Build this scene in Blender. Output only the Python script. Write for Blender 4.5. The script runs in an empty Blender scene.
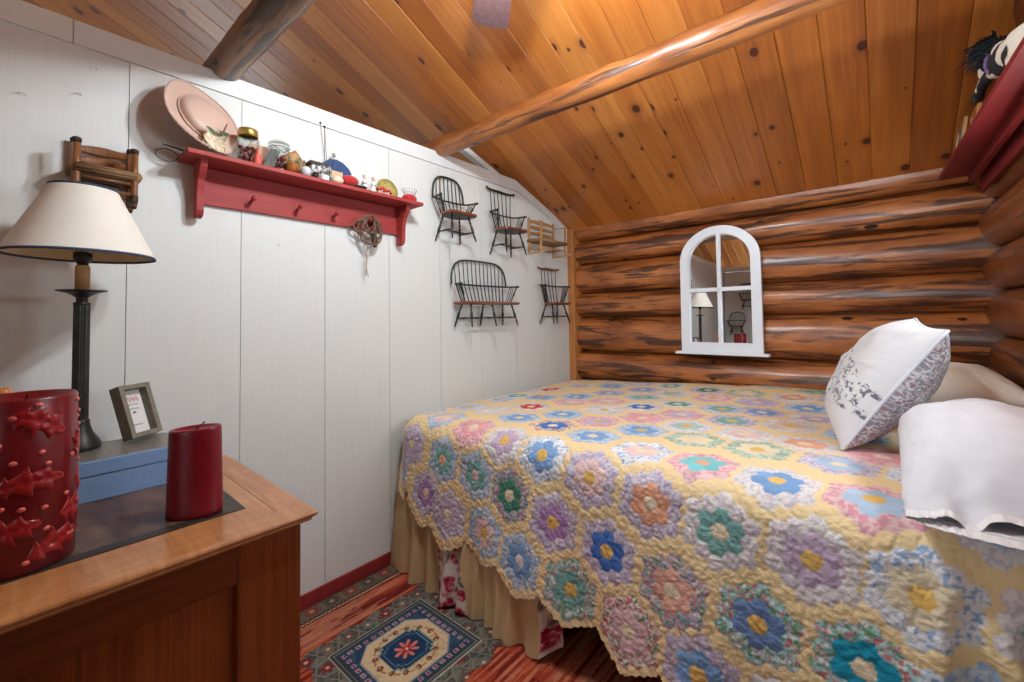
import bpy, bmesh, math, random
import numpy as np
from mathutils import Vector, Matrix, Euler

scene = bpy.context.scene
COL = scene.collection
PI = math.pi
rnd = random.Random(7)

# ------------------------------------------------------------------ helpers
def lin(c):
    c = c / 255.0
    return c / 12.92 if c <= 0.04045 else ((c + 0.055) / 1.055) ** 2.4

def rgb(r, g, b):
    return (lin(r), lin(g), lin(b), 1.0)

def vnoise(x, y, seed=0):
    x = np.asarray(x, float); y = np.asarray(y, float)
    xi = np.floor(x).astype(np.int64); yi = np.floor(y).astype(np.int64)
    fx = x - xi; fy = y - yi
    fx = fx * fx * (3 - 2 * fx); fy = fy * fy * (3 - 2 * fy)
    def h(a, b):
        n = (a * 374761393 + b * 668265263 + seed * 1442695041) & 0xFFFFFFFF
        n = ((n ^ (n >> 13)) * 1274126177) & 0xFFFFFFFF
        n = n ^ (n >> 16)
        return (n & 0xFFFFFF) / float(0xFFFFFF)
    a = h(xi, yi); b = h(xi + 1, yi); c = h(xi, yi + 1); d = h(xi + 1, yi + 1)
    return (a * (1 - fx) + b * fx) * (1 - fy) + (c * (1 - fx) + d * fx) * fy

def fbm(x, y, seed=0, o=3):
    s = 0; a = 0.5; t = 0
    for k in range(o):
        s = s + a * vnoise(np.asarray(x) * 2 ** k, np.asarray(y) * 2 ** k, seed + 31 * k); t += a; a *= 0.5
    return s / t

class MB:
    """collects pieces of ONE mesh"""
    def __init__(s):
        s.v = []; s.f = []; s.sm = []; s.mi = []; s.n = 0
    def add(s, V, F, smooth=False, mi=0):
        V = [tuple(p) for p in V]
        s.v += V
        s.f += [tuple(i + s.n for i in f) for f in F]
        s.sm += [smooth] * len(F); s.mi += [mi] * len(F)
        s.n += len(V); return s
    def bm(s, bm, smooth=False, mi=0):
        bm.verts.index_update()
        V = [v.co[:] for v in bm.verts]; F = [[v.index for v in f.verts] for f in bm.faces]
        bm.free(); return s.add(V, F, smooth, mi)
    def box(s, c, d, rot=None, bev=0.0, mi=0, seg=2):
        bm = bmesh.new(); bmesh.ops.create_cube(bm, size=1.0)
        bmesh.ops.scale(bm, vec=d, verts=bm.verts)
        if bev > 0:
            bmesh.ops.bevel(bm, geom=bm.edges[:], offset=min(bev, min(d) * .49), segments=seg, affect='EDGES', profile=.5)
        M = Matrix.Translation(c)
        if rot is not None:
            M = M @ (rot.to_4x4() if isinstance(rot, Matrix) else Euler(rot).to_matrix().to_4x4())
        bmesh.ops.transform(bm, matrix=M, verts=bm.verts)
        return s.bm(bm, False, mi)
    def tube(s, pts, rad, n=10, caps=True, smooth=True, mi=0):
        pts = [Vector(p) for p in pts]; k = len(pts)
        if not hasattr(rad, '__len__'): rad = [rad] * k
        T = []
        for i in range(k):
            a = pts[max(i - 1, 0)]; b = pts[min(i + 1, k - 1)]
            t = (b - a); T.append(t.normalized() if t.length > 1e-9 else Vector((0, 0, 1)))
        up = Vector((0, 0, 1)) if abs(T[0].z) < .9 else Vector((1, 0, 0))
        u = T[0].cross(up).normalized(); V = []; F = []
        for i in range(k):
            u = (u - T[i] * u.dot(T[i]))
            u = u.normalized() if u.length > 1e-6 else T[i].orthogonal().normalized()
            w = T[i].cross(u)
            for j in range(n):
                a = 2 * PI * j / n
                V.append(pts[i] + (u * math.cos(a) + w * math.sin(a)) * rad[i])
        for i in range(k - 1):
            for j in range(n):
                F.append((i * n + j, i * n + (j + 1) % n, (i + 1) * n + (j + 1) % n, (i + 1) * n + j))
        if caps:
            F.append(tuple(range(n))[::-1]); F.append(tuple(range((k - 1) * n, k * n)))
        return s.add(V, F, smooth, mi)
    def lathe(s, prof, c=(0, 0, 0), n=32, axis=None, sx=1, sy=1, caps=False, mi=0):
        V = []; F = []; k = len(prof)
        R = Matrix.Identity(3)
        if axis is not None:
            R = Vector((0, 0, 1)).rotation_difference(Vector(axis)).to_matrix()
        for (r, z) in prof:
            for j in range(n):
                a = 2 * PI * j / n
                V.append(R @ Vector((r * math.cos(a) * sx, r * math.sin(a) * sy, z)) + Vector(c))
        for i in range(k - 1):
            for j in range(n):
                F.append((i * n + j, i * n + (j + 1) % n, (i + 1) * n + (j + 1) % n, (i + 1) * n + j))
        if caps:
            F.append(tuple(range(n))[::-1]); F.append(tuple(range((k - 1) * n, k * n)))
        return s.add(V, F, True, mi)
    def sphere(s, c, r, n=14, m=8, mi=0):
        if not hasattr(r, '__len__'): r = (r, r, r)
        V = []; F = []
        for i in range(m + 1):
            t = PI * i / m
            for j in range(n):
                a = 2 * PI * j / n
                V.append((c[0] + r[0] * math.sin(t) * math.cos(a), c[1] + r[1] * math.sin(t) * math.sin(a), c[2] - r[2] * math.cos(t)))
        for i in range(m):
            for j in range(n):
                F.append((i * n + j, i * n + (j + 1) % n, (i + 1) * n + (j + 1) % n, (i + 1) * n + j))
        return s.add(V, F, True, mi)
    def prism(s, poly, o, e1, e2, e3, mi=0, smooth=False):
        """poly (a,b) in plane e1,e2 at o, extruded along vector e3"""
        o, e1, e2, e3 = map(Vector, (o, e1, e2, e3)); n = len(poly)
        V = [o + e1 * a + e2 * b for a, b in poly] + [o + e1 * a + e2 * b + e3 for a, b in poly]
        F = [tuple(range(n))[::-1], tuple(range(n, 2 * n))] + [(i, (i + 1) % n, n + (i + 1) % n, n + i) for i in range(n)]
        return s.add(V, F, smooth, mi)
    def grid(s, P, smooth=True, closed=False, mi=0):
        """P: array (a,b,3)"""
        a, b = P.shape[:2]; V = P.reshape(-1, 3); F = []
        bb = b if closed else b - 1
        for i in range(a - 1):
            for j in range(bb):
                F.append((i * b + j, i * b + (j + 1) % b, (i + 1) * b + (j + 1) % b, (i + 1) * b + j))
        return s.add(V, F, smooth, mi)
    def xf(s, M):
        s.v = [tuple(M @ Vector(p)) for p in s.v]; return s
    def build(s, name, mat, parent=None, origin=None, fixn=True):
        me = bpy.data.meshes.new(name)
        o = None
        if parent is not None:
            org = Vector((0, 0, 0)); p = parent
            while p is not None: org += p.location; p = p.parent
        else:
            org = Vector(origin) if origin is not None else Vector((0, 0, 0))
        V = [(p[0] - org.x, p[1] - org.y, p[2] - org.z) for p in s.v]
        me.from_pydata(V, [], s.f)
        for m in (mat if isinstance(mat, (list, tuple)) else [mat]): me.materials.append(m)
        me.polygons.foreach_set('use_smooth', s.sm)
        me.polygons.foreach_set('material_index', s.mi)
        me.update()
        if fixn:
            bm = bmesh.new(); bm.from_mesh(me); bmesh.ops.recalc_face_normals(bm, faces=bm.faces); bm.to_mesh(me); bm.free()
        o = bpy.data.objects.new(name, me); COL.objects.link(o)
        if parent is not None: o.parent = parent
        else: o.location = org
        return o

def fast_grid(name, P, mat, uv=None, col=None, mask=None, parent=None, origin=(0, 0, 0), extra=None):
    """big numpy grid -> one mesh object"""
    a, b = P.shape[:2]
    if parent is not None:
        origin = Vector((0, 0, 0)); p = parent
        while p is not None: origin = origin + p.location; p = p.parent
    V = (P - np.array(origin)).reshape(-1, 3)
    idx = np.arange(a * b).reshape(a, b)
    Q = np.stack([idx[:-1, :-1], idx[:-1, 1:], idx[1:, 1:], idx[1:, :-1]], -1).reshape(-1, 4)
    if mask is not None: Q = Q[mask.reshape(-1)]
    used = np.unique(Q); remap = np.full(a * b, -1); remap[used] = np.arange(len(used))
    V = V[used]; Q = remap[Q]
    me = bpy.data.meshes.new(name)
    me.vertices.add(len(V)); me.vertices.foreach_set('co', V.astype(np.float32).ravel())
    me.loops.add(len(Q) * 4); me.loops.foreach_set('vertex_index', Q.astype(np.int32).ravel())
    me.polygons.add(len(Q)); me.polygons.foreach_set('loop_start', np.arange(0, len(Q) * 4, 4, dtype=np.int32))
    me.polygons.foreach_set('use_smooth', np.ones(len(Q), bool))
    me.update(calc_edges=True)
    if uv is not None:
        l = me.uv_layers.new(name='UVMap'); l.data.foreach_set('uv', uv.reshape(-1, 2)[used][Q.ravel()].astype(np.float32).ravel())
    if col is not None:
        at = me.color_attributes.new('Col', 'FLOAT_COLOR', 'POINT')
        c = np.ones((len(V), 4), np.float32); c[:, :3] = col.reshape(-1, 3)[used]
        at.data.foreach_set('color', c.ravel())
    me.materials.append(mat)
    me.validate()
    o = bpy.data.objects.new(name, me); COL.objects.link(o)
    if parent is not None: o.parent = parent
    else: o.location = origin
    return o

def tag(o, label=None, cat=None, group=None, kind=None):
    if label: o['label'] = label
    if cat: o['category'] = cat
    if group: o['group'] = group
    if kind: o['kind'] = kind
    return o

def thing(name, loc, label, cat, group=None):
    o = bpy.data.objects.new(name, None); COL.objects.link(o); o.location = loc
    o.empty_display_size = .05
    return tag(o, label, cat, group)

def struct(o):
    o['kind'] = 'structure'; return o

# ------------------------------------------------------------------ materials
def newmat(name):
    m = bpy.data.materials.new(name); m.use_nodes = True
    nt = m.node_tree; nt.nodes.clear()
    out = nt.nodes.new('ShaderNodeOutputMaterial'); b = nt.nodes.new('ShaderNodeBsdfPrincipled')
    nt.links.new(b.outputs[0], out.inputs[0]); return m, nt, b

def nd(nt, t, **kw):
    n = nt.nodes.new('ShaderNode' + t)
    for k, v in kw.items():
        if k.startswith('i_'):
            key = k[2:]; key = int(key) if key.isdigit() else key.replace('_', ' ')
            sock = n.inputs[key]
            if isinstance(v, bpy.types.NodeSocket): nt.links.new(v, sock)
            else: sock.default_value = v
        else: setattr(n, k, v)
    return n

def mth(nt, op, a, b=None, c=None, clamp=False):
    n = nt.nodes.new('ShaderNodeMath'); n.operation = op; n.use_clamp = clamp
    for i, v in enumerate((a, b, c)):
        if v is None: continue
        if isinstance(v, bpy.types.NodeSocket): nt.links.new(v, n.inputs[i])
        else: n.inputs[i].default_value = v
    return n.outputs[0]

def mix(nt, f, a, b, mode='MIX'):
    n = nt.nodes.new('ShaderNodeMix'); n.data_type = 'RGBA'; n.blend_type = mode
    for s, v in ((n.inputs[0], f), (n.inputs[6], a), (n.inputs[7], b)):
        if isinstance(v, bpy.types.NodeSocket): nt.links.new(v, s)
        else: s.default_value = v
    return n.outputs[2]

def ramp(nt, f, stops):
    n = nt.nodes.new('ShaderNodeValToRGB'); e = n.color_ramp.elements
    while len(e) < len(stops): e.new(.5)
    for k, (p, c) in zip(e, stops):
        k.position = p; k.color = c if hasattr(c, '__len__') else (c, c, c, 1)
    nt.links.new(f, n.inputs[0]); return n.outputs[0]

def sep(nt, v):
    n = nt.nodes.new('ShaderNodeSeparateXYZ'); nt.links.new(v, n.inputs[0]); return n.outputs

def comb(nt, x, y, z=0.0):
    n = nt.nodes.new('ShaderNodeCombineXYZ')
    for i, v in enumerate((x, y, z)):
        if isinstance(v, bpy.types.NodeSocket): nt.links.new(v, n.inputs[i])
        else: n.inputs[i].default_value = v
    return n.outputs[0]

def bump(nt, b, h, dist=.002, st=.6):
    n = nt.nodes.new('ShaderNodeBump'); n.inputs['Strength'].default_value = st; n.inputs['Distance'].default_value = dist
    nt.links.new(h, n.inputs['Height']); nt.links.new(n.outputs[0], b.inputs['Normal'])

def P(name, c1, c2=None, scale=20., stretch=(1, 1, 1), rough=.5, bumpd=0., metal=0., coat=0., sheen=0., detail=4, trans=0., ior=1.45, emit=None, sss=0., spec=None):
    """plain procedural surface: two tones mixed by noise, optional bump"""
    m, nt, b = newmat(name)
    tc = nd(nt, 'TexCoord'); mp = nd(nt, 'Mapping'); nt.links.new(tc.outputs['Object'], mp.inputs[0]); mp.inputs['Scale'].default_value = stretch
    nz = nd(nt, 'TexNoise', i_Scale=scale, i_Detail=detail, i_Roughness=.6); nt.links.new(mp.outputs[0], nz.inputs['Vector'])
    c2 = c2 or tuple(min(1, x * 1.15) for x in c1[:3]) + (1,)
    f = ramp(nt, nz.outputs[0], [(.32, 0.), (.68, 1.)])
    nt.links.new(mix(nt, f, c1, c2), b.inputs['Base Color'])
    b.inputs['Roughness'].default_value = rough; b.inputs['Metallic'].default_value = metal
    b.inputs['Coat Weight'].default_value = coat; b.inputs['Coat Roughness'].default_value = .12
    b.inputs['Sheen Weight'].default_value = sheen; b.inputs['IOR'].default_value = ior
    if trans: b.inputs['Transmission Weight'].default_value = trans
    if spec is not None: b.inputs['Specular IOR Level'].default_value = spec
    if sss: b.inputs['Subsurface Weight'].default_value = sss; b.inputs['Subsurface Radius'].default_value = (.02, .006, .004)
    if emit: b.inputs['Emission Color'].default_value = emit[0]; b.inputs['Emission Strength'].default_value = emit[1]
    if bumpd: bump(nt, b, nz.outputs[0], bumpd)
    return m

def wood_planks_mat(name, pw, off, stops, knotc, rough=.35, coat=.3):
    """tongue and groove pine: UV.x across the boards (m), UV.y along (m)"""
    m, nt, b = newmat(name)
    uv = nd(nt, 'UVMap'); s = sep(nt, uv.outputs[0]); u, v = s[0], s[1]
    idx = mth(nt, 'FLOOR', mth(nt, 'DIVIDE', mth(nt, 'SUBTRACT', u, off), pw))
    wn = nd(nt, 'TexWhiteNoise', noise_dimensions='1D'); nt.links.new(idx, wn.inputs['W'])
    wr = wn.outputs[0]
    shift = mth(nt, 'MULTIPLY', wr, 37.0)
    # knots: one candidate per cell
    cu, cv = .075, .30
    vec = comb(nt, mth(nt, 'DIVIDE', u, cu), mth(nt, 'ADD', mth(nt, 'DIVIDE', v, cv), shift))
    vo = nd(nt, 'TexVoronoi', voronoi_dimensions='2D', feature='F1'); vo.inputs['Scale'].default_value = 1.0
    nt.links.new(vec, vo.inputs['Vector'])
    sub = nt.nodes.new('ShaderNodeVectorMath'); sub.operation = 'SUBTRACT'
    nt.links.new(vec, sub.inputs[0]); nt.links.new(vo.outputs['Position'], sub.inputs[1])
    d = sep(nt, sub.outputs[0])
    dx = mth(nt, 'MULTIPLY', d[0], cu); dy = mth(nt, 'MULTIPLY', d[1], cv * .75)
    dist = mth(nt, 'SQRT', mth(nt, 'ADD', mth(nt, 'MULTIPLY', dx, dx), mth(nt, 'MULTIPLY', dy, dy)))
    cr = sep(nt, vo.outputs['Color'])
    rad = mth(nt, 'MULTIPLY', mth(nt, 'MAXIMUM', mth(nt, 'SUBTRACT', cr[0], .72), 0.), .075)
    km = mth(nt, 'MULTIPLY', mth(nt, 'SUBTRACT', mth(nt, 'MULTIPLY', rad, 1.1), dist), 260., clamp=True)
    halo = mth(nt, 'MULTIPLY', mth(nt, 'SUBTRACT', mth(nt, 'MULTIPLY', rad, 2.6), dist), 30., clamp=True)
    # grain bent round the knots
    ub = mth(nt, 'ADD', u, mth(nt, 'MULTIPLY', mth(nt, 'MULTIPLY', dx, halo), -.8))
    nz = nd(nt, 'TexNoise', i_Scale=1., i_Detail=5., i_Roughness=.6, i_Distortion=.6)
    nt.links.new(comb(nt, mth(nt, 'MULTIPLY', ub, 55.), mth(nt, 'ADD', mth(nt, 'MULTIPLY', v, 2.2), shift), shift), nz.inputs['Vector'])
    n2 = nd(nt, 'TexNoise', i_Scale=1., i_Detail=2.)
    nt.links.new(comb(nt, mth(nt, 'MULTIPLY', ub, 12.), mth(nt, 'ADD', mth(nt, 'MULTIPLY', v, .9), shift), shift), n2.inputs['Vector'])
    f = mth(nt, 'ADD', mth(nt, 'MULTIPLY', nz.outputs[0], .45), mth(nt, 'ADD', mth(nt, 'MULTIPLY', n2.outputs[0], .35), mth(nt, 'MULTIPLY', wr, .28)))
    c = ramp(nt, f, stops)
    c = mix(nt, mth(nt, 'MULTIPLY', halo, .55), c, knotc[0])
    c = mix(nt, km, c, knotc[1])
    nt.links.new(c, b.inputs['Base Color'])
    b.inputs['Roughness'].default_value = rough; b.inputs['Coat Weight'].default_value = coat; b.inputs['Coat Roughness'].default_value = .25
    bump(nt, b, nz.outputs[0], .0012, .5)
    return m

def log_mat(name, base, mid, dark, coat=.8, dk=.53):
    """peeled varnished log, UV.x along (m), UV.y round (m)"""
    m, nt, b = newmat(name)
    uv = nd(nt, 'UVMap'); s = sep(nt, uv.outputs[0]); u, v = s[0], s[1]
    a = nd(nt, 'TexNoise', i_Scale=1., i_Detail=6., i_Roughness=.62, i_Distortion=.5)
    nt.links.new(comb(nt, mth(nt, 'MULTIPLY', u, 1.7), mth(nt, 'MULTIPLY', v, 17.)), a.inputs['Vector'])
    g = nd(nt, 'TexNoise', i_Scale=1., i_Detail=4., i_Roughness=.65)
    nt.links.new(comb(nt, mth(nt, 'MULTIPLY', u, 5.), mth(nt, 'MULTIPLY', v, 90.)), g.inputs['Vector'])
    w = nd(nt, 'TexNoise', i_Scale=1., i_Detail=3., i_Roughness=.5)
    nt.links.new(comb(nt, mth(nt, 'MULTIPLY', u, 3.1), mth(nt, 'ADD', mth(nt, 'MULTIPLY', v, 8.), 40.)), w.inputs['Vector'])
    c = mix(nt, ramp(nt, w.outputs[0], [(.35, 0.), (.65, 1.)]), mid, base)
    c = mix(nt, mth(nt, 'MULTIPLY', ramp(nt, g.outputs[0], [(.4, 0.), (.7, 1.)]), .45), c, tuple(x * .45 for x in mid[:3]) + (1,))
    pk = ramp(nt, a.outputs[0], [(dk, 0.), (dk + .06, 1.)])
    c = mix(nt, mth(nt, 'MULTIPLY', pk, .88), c, dark)
    # knots
    vec = comb(nt, mth(nt, 'DIVIDE', u, .5), mth(nt, 'DIVIDE', v, .13))
    vo = nd(nt, 'TexVoronoi', voronoi_dimensions='2D', feature='F1'); vo.inputs['Scale'].default_value = 1.0
    nt.links.new(vec, vo.inputs['Vector'])
    sub = nt.nodes.new('ShaderNodeVectorMath'); sub.operation = 'SUBTRACT'
    nt.links.new(vec, sub.inputs[0]); nt.links.new(vo.outputs['Position'], sub.inputs[1])
    d = sep(nt, sub.outputs[0]); dx = mth(nt, 'MULTIPLY', d[0], .32); dy = mth(nt, 'MULTIPLY', d[1], .13)
    dist = mth(nt, 'SQRT', mth(nt, 'ADD', mth(nt, 'MULTIPLY', dx, dx), mth(nt, 'MULTIPLY', dy, dy)))
    cr = sep(nt, vo.outputs['Color'])
    rad = mth(nt, 'MULTIPLY', mth(nt, 'MAXIMUM', mth(nt, 'SUBTRACT', cr[0], .68), 0.), .075)
    km = mth(nt, 'MULTIPLY', mth(nt, 'SUBTRACT', rad, dist), 180., clamp=True)
    c = mix(nt, km, c, tuple(x * .35 for x in dark[:3]) + (1,))
    nt.links.new(c, b.inputs['Base Color'])
    b.inputs['Roughness'].default_value = .45; b.inputs['Coat Weight'].default_value = coat; b.inputs['Coat Roughness'].default_value = .27
    hh = mth(nt, 'ADD', mth(nt, 'MULTIPLY', g.outputs[0], .4), mth(nt, 'MULTIPLY', pk, -.35))
    bump(nt, b, hh, .006, .6)
    return m

def streak_mat(name, c1, c2, c3, axis=2, fine=120., rough=.35, coat=.2, wav=0.):
    """straight-grained furniture wood; axis = grain direction in object space"""
    m, nt, b = newmat(name)
    tc = nd(nt, 'TexCoord'); mp = nd(nt, 'Mapping'); nt.links.new(tc.outputs['Object'], mp.inputs[0])
    sc = [fine, fine, fine]; sc[axis] = fine * .02; mp.inputs['Scale'].default_value = sc
    nz = nd(nt, 'TexNoise', i_Scale=1., i_Detail=4., i_Roughness=.6, i_Distortion=.3); nt.links.new(mp.outputs[0], nz.inputs['Vector'])
    m2 = nd(nt, 'Mapping'); nt.links.new(tc.outputs['Object'], m2.inputs[0]); s2 = [9., 9., 9.]; s2[axis] = 1.2; m2.inputs['Scale'].default_value = s2
    n2 = nd(nt, 'TexNoise', i_Scale=1., i_Detail=2.); nt.links.new(m2.outputs[0], n2.inputs['Vector'])
    f = mth(nt, 'ADD', mth(nt, 'MULTIPLY', nz.outputs[0], .6), mth(nt, 'MULTIPLY', n2.outputs[0], .4))
    if wav:
        m3 = nd(nt, 'Mapping'); nt.links.new(tc.outputs['Object'], m3.inputs[0]); s3 = [5., 5., 5.]; s3[axis] = wav; m3.inputs['Scale'].default_value = s3
        n3 = nd(nt, 'TexNoise', i_Scale=1., i_Detail=2., i_Distortion=.8); nt.links.new(m3.outputs[0], n3.inputs['Vector'])
        f = mth(nt, 'ADD', mth(nt, 'MULTIPLY', f, .55), mth(nt, 'MULTIPLY', n3.outputs[0], .45))
    nt.links.new(ramp(nt, f, [(.34, c1), (.5, c2), (.66, c3)]), b.inputs['Base Color'])
    b.inputs['Roughness'].default_value = rough; b.inputs['Coat Weight'].default_value = coat; b.inputs['Coat Roughness'].default_value = .2
    bump(nt, b, nz.outputs[0], .0006, .5)
    return m

def attr_mat(name, rough=.9, sheen=.0, bscale=400., bd=.0006, sss=0.):
    m, nt, b = newmat(name)
    a = nd(nt, 'Attribute', attribute_name='Col'); nt.links.new(a.outputs['Color'], b.inputs['Base Color'])
    tc = nd(nt, 'TexCoord'); nz = nd(nt, 'TexNoise', i_Scale=bscale, i_Detail=3.); nt.links.new(tc.outputs['Object'], nz.inputs['Vector'])
    b.inputs['Roughness'].default_value = rough; b.inputs['Sheen Weight'].default_value = sheen
    b.inputs['Specular IOR Level'].default_value = .25
    bump(nt, b, nz.outputs[0], bd, .6)
    return m

BULB = 400.
M = {}
M['ceiling'] = wood_planks_mat('pine_ceiling_boards', .152, .0125,
    [(.25, rgb(136, 70, 24)), (.5, rgb(180, 104, 40)), (.75, rgb(206, 134, 62))], (rgb(140, 72, 34), rgb(78, 34, 20)))
M['log'] = log_mat('varnished_log', rgb(200, 122, 58), rgb(146, 78, 34), rgb(58, 26, 13), dk=.50)
M['log_plain'] = log_mat('varnished_log_end_wall', rgb(158, 90, 42), rgb(118, 62, 28), rgb(62, 30, 16), dk=.55, coat=.3)
M['pole'] = log_mat('peeled_pole', rgb(186, 116, 58), rgb(142, 80, 36), rgb(70, 38, 20), coat=.4, dk=.52)
M['pole_bark'] = log_mat('bark_patched_pole', rgb(164, 128, 92), rgb(120, 84, 54), rgb(58, 40, 28), coat=.2, dk=.47)
M['white_wall'] = P('white_painted_boards', rgb(217, 219, 216), rgb(221, 223, 220), scale=6, stretch=(16, 16, .6), rough=.6, bumpd=.0005)
M['white_trim'] = P('white_trim_paint', rgb(222, 225, 223), rgb(228, 230, 229), scale=8, rough=.5)
M['redbase'] = P('dark_red_paint', rgb(140, 42, 42), rgb(152, 50, 50), scale=15, rough=.5)
M['redshelf'] = P('worn_red_paint', rgb(148, 46, 44), rgb(166, 58, 55), scale=26, stretch=(1, .15, 1), rough=.6, bumpd=.0006)
M['redshelf_d'] = P('dull_red_paint', rgb(112, 24, 28), rgb(126, 32, 36), scale=18, stretch=(1, .15, 1), rough=.5, bumpd=.0004)
M['pine_trim'] = streak_mat('pine_trim', rgb(160, 96, 44), rgb(188, 122, 62), rgb(206, 144, 84), axis=2, fine=60.)
M['floor'] = streak_mat('dark_floor_boards', rgb(58, 32, 18), rgb(78, 44, 24), rgb(96, 58, 32), axis=1, fine=40.)
M['black'] = P('black_lacquer', rgb(24, 24, 22), rgb(38, 37, 34), scale=60, rough=.4, coat=.2)
M['chairseat'] = streak_mat('reddish_seat_wood', rgb(104, 50, 26), rgb(130, 68, 36), rgb(150, 84, 48), axis=1, fine=160.)
M['lightwood'] = streak_mat('light_rocker_wood', rgb(168, 116, 66), rgb(190, 140, 86), rgb(206, 160, 108), axis=1, fine=160.)
M['brownwood'] = streak_mat('brown_chair_wood', rgb(92, 54, 30), rgb(124, 76, 42), rgb(146, 94, 56), axis=2, fine=160.)
M['darkcap'] = P('dark_worn_wood', rgb(48, 32, 24), rgb(66, 46, 34), scale=60, rough=.6)
def rush_mat(name, c1, c2):
    m, nt, b = newmat(name)
    tc = nd(nt, 'TexCoord'); w = nd(nt, 'TexWave', wave_type='BANDS', bands_direction='X', i_Scale=55., i_Distortion=1.5, i_Detail=2.)
    nt.links.new(tc.outputs['Object'], w.inputs['Vector'])
    nt.links.new(mix(nt, w.outputs['Fac'], c1, c2), b.inputs['Base Color']); b.inputs['Roughness'].default_value = .85
    bump(nt, b, w.outputs['Fac'], .003, .8); return m
M['rush_light'] = rush_mat('pale_woven_rush', rgb(128, 94, 60), rgb(178, 142, 100))
M['rush'] = rush_mat('woven_rush', rgb(98, 68, 42), rgb(152, 116, 78))
M['iron'] = P('dark_bronze', rgb(46, 45, 42), rgb(62, 60, 55), scale=40, rough=.42, metal=.5)
M['shade'] = P('cream_parchment_shade', rgb(226, 221, 208), rgb(232, 228, 217), scale=10, rough=.8, bumpd=.0004)
M['shadein'] = P('shade_lining', rgb(220, 200, 160), rgb(226, 208, 170), scale=10, rough=.8)
M['navy'] = P('navy_braid', rgb(40, 58, 84), rgb(52, 72, 100), scale=80, rough=.8)
M['tallow'] = P('tan_candle_sleeve', rgb(176, 132, 86), rgb(196, 152, 104), scale=30, rough=.6)
M['brass'] = P('brass', rgb(170, 140, 84), rgb(186, 156, 98), scale=40, rough=.35, metal=1.)
M['wax'] = P('red_wax', rgb(96, 10, 18), rgb(112, 15, 22), scale=12, rough=.34, coat=.12, sss=.12)
M['waxleaf'] = P('red_wax_relief', rgb(132, 18, 24), rgb(150, 28, 30), scale=40, rough=.32, coat=.15, sss=.12)
M['waxberry'] = P('pale_red_wax_berry', rgb(196, 84, 76), rgb(206, 98, 88), scale=25, rough=.3, coat=.2)
M['waxdark'] = P('crimson_wax', rgb(110, 10, 24), rgb(122, 15, 30), scale=40, rough=.35, coat=.1, sss=.1)
M['wick'] = P('burnt_wick', rgb(26, 22, 20), rgb(40, 34, 30), scale=90, rough=.9)
M['bluebox'] = P('pale_blue_paper', rgb(112, 142, 184), rgb(124, 154, 194), scale=220, rough=.8, bumpd=.0006)
M['greylid'] = streak_mat('grey_satin_cover', rgb(92, 88, 80), rgb(116, 112, 104), rgb(136, 132, 124), axis=0, fine=70., rough=.35, coat=.1)
M['greyframe'] = P('grey_washed_wood', rgb(112, 106, 92), rgb(132, 126, 112), scale=30, rough=.6, bumpd=.0005)
M['paper'] = P('white_paper', rgb(226, 224, 222), rgb(232, 231, 229), scale=10, rough=.7)
M['pinkink'] = P('pink_drawing', rgb(216, 120, 140), rgb(222, 134, 152), scale=40, rough=.8)
M['greyink'] = P('grey_script', rgb(120, 118, 124), rgb(136, 134, 140), scale=40, rough=.8)
M['dtop'] = streak_mat('oak_top', rgb(150, 94, 52), rgb(178, 120, 72), rgb(200, 148, 98), axis=1, fine=90., rough=.32, coat=.3, wav=46.)
M['dcase'] = streak_mat('oak_case', rgb(96, 42, 16), rgb(122, 58, 24), rgb(140, 72, 32), axis=2, fine=110., rough=.35, coat=.25)
M['drail'] = streak_mat('oak_rail', rgb(82, 36, 14), rgb(104, 48, 19), rgb(122, 60, 27), axis=1, fine=110., rough=.35, coat=.25)
M['leather'] = P('worn_dark_leather', rgb(60, 42, 35), rgb(118, 88, 72), scale=9, stretch=(1, 2.2, 1), rough=.4, coat=.15, detail=6)
M['leatheredge'] = P('black_leather_border', rgb(40, 36, 33), rgb(54, 48, 44), scale=20, rough=.45)
M['mirror'] = P('mirror_glass', (.86, .88, .88, 1), (.88, .9, .9, 1), scale=3, rough=.01, metal=1.)
M['whitegloss'] = P('white_gloss_paint', rgb(228, 232, 238), rgb(232, 236, 241), scale=8, rough=.3)
M['glass'] = P('clear_glass', (.93, .95, .94, 1), (.95, .97, .96, 1), rough=.02, trans=.0, scale=3)
def glass_mat(name, tint=(.95, .97, .96, 1)):
    m, nt, b = newmat(name)
    g = nd(nt, 'BsdfGlass', i_Color=tint, i_IOR=1.2, i_Roughness=.01); t = nd(nt, 'BsdfTransparent', i_Color=(.9, .92, .91, 1))
    nz = nd(nt, 'TexNoise', i_Scale=30.); mx = nd(nt, 'MixShader'); f = mth(nt, 'MULTIPLY_ADD', nz.outputs[0], .05, .35)
    nt.links.new(f, mx.inputs[0]); nt.links.new(t.outputs[0], mx.inputs[1]); nt.links.new(g.outputs[0], mx.inputs[2])
    nt.links.new(mx.outputs[0], nt.nodes['Material Output'].inputs[0]); nt.nodes.remove(b); return m
M['glass'] = glass_mat('clear_jar_glass')
M['blade'] = P('mauve_brown_fan_blade', rgb(88, 62, 62), rgb(106, 78, 78), scale=50, rough=.45)
M['bulb'] = P('lit_bulb', (1, .95, .88, 1), (1, .96, .9, 1), emit=((.86, .94, 1, 1), BULB))
M['quilt'] = attr_mat('pieced_quilt_cotton', bscale=170., bd=.0034)
M['rug'] = attr_mat('woven_wool_rug', rough=.95, bscale=500., bd=.002)
M['skirt'] = attr_mat('cotton_skirt', rough=.9, bscale=600., bd=.0004)
M['linen'] = P('white_pillowcase_cotton', rgb(208, 210, 217), rgb(214, 216, 222), scale=30, rough=.85, bumpd=.0008)
M['lace'] = P('white_lace', rgb(222, 222, 224), rgb(238, 238, 240), scale=250, rough=.9, bumpd=.002)
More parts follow.
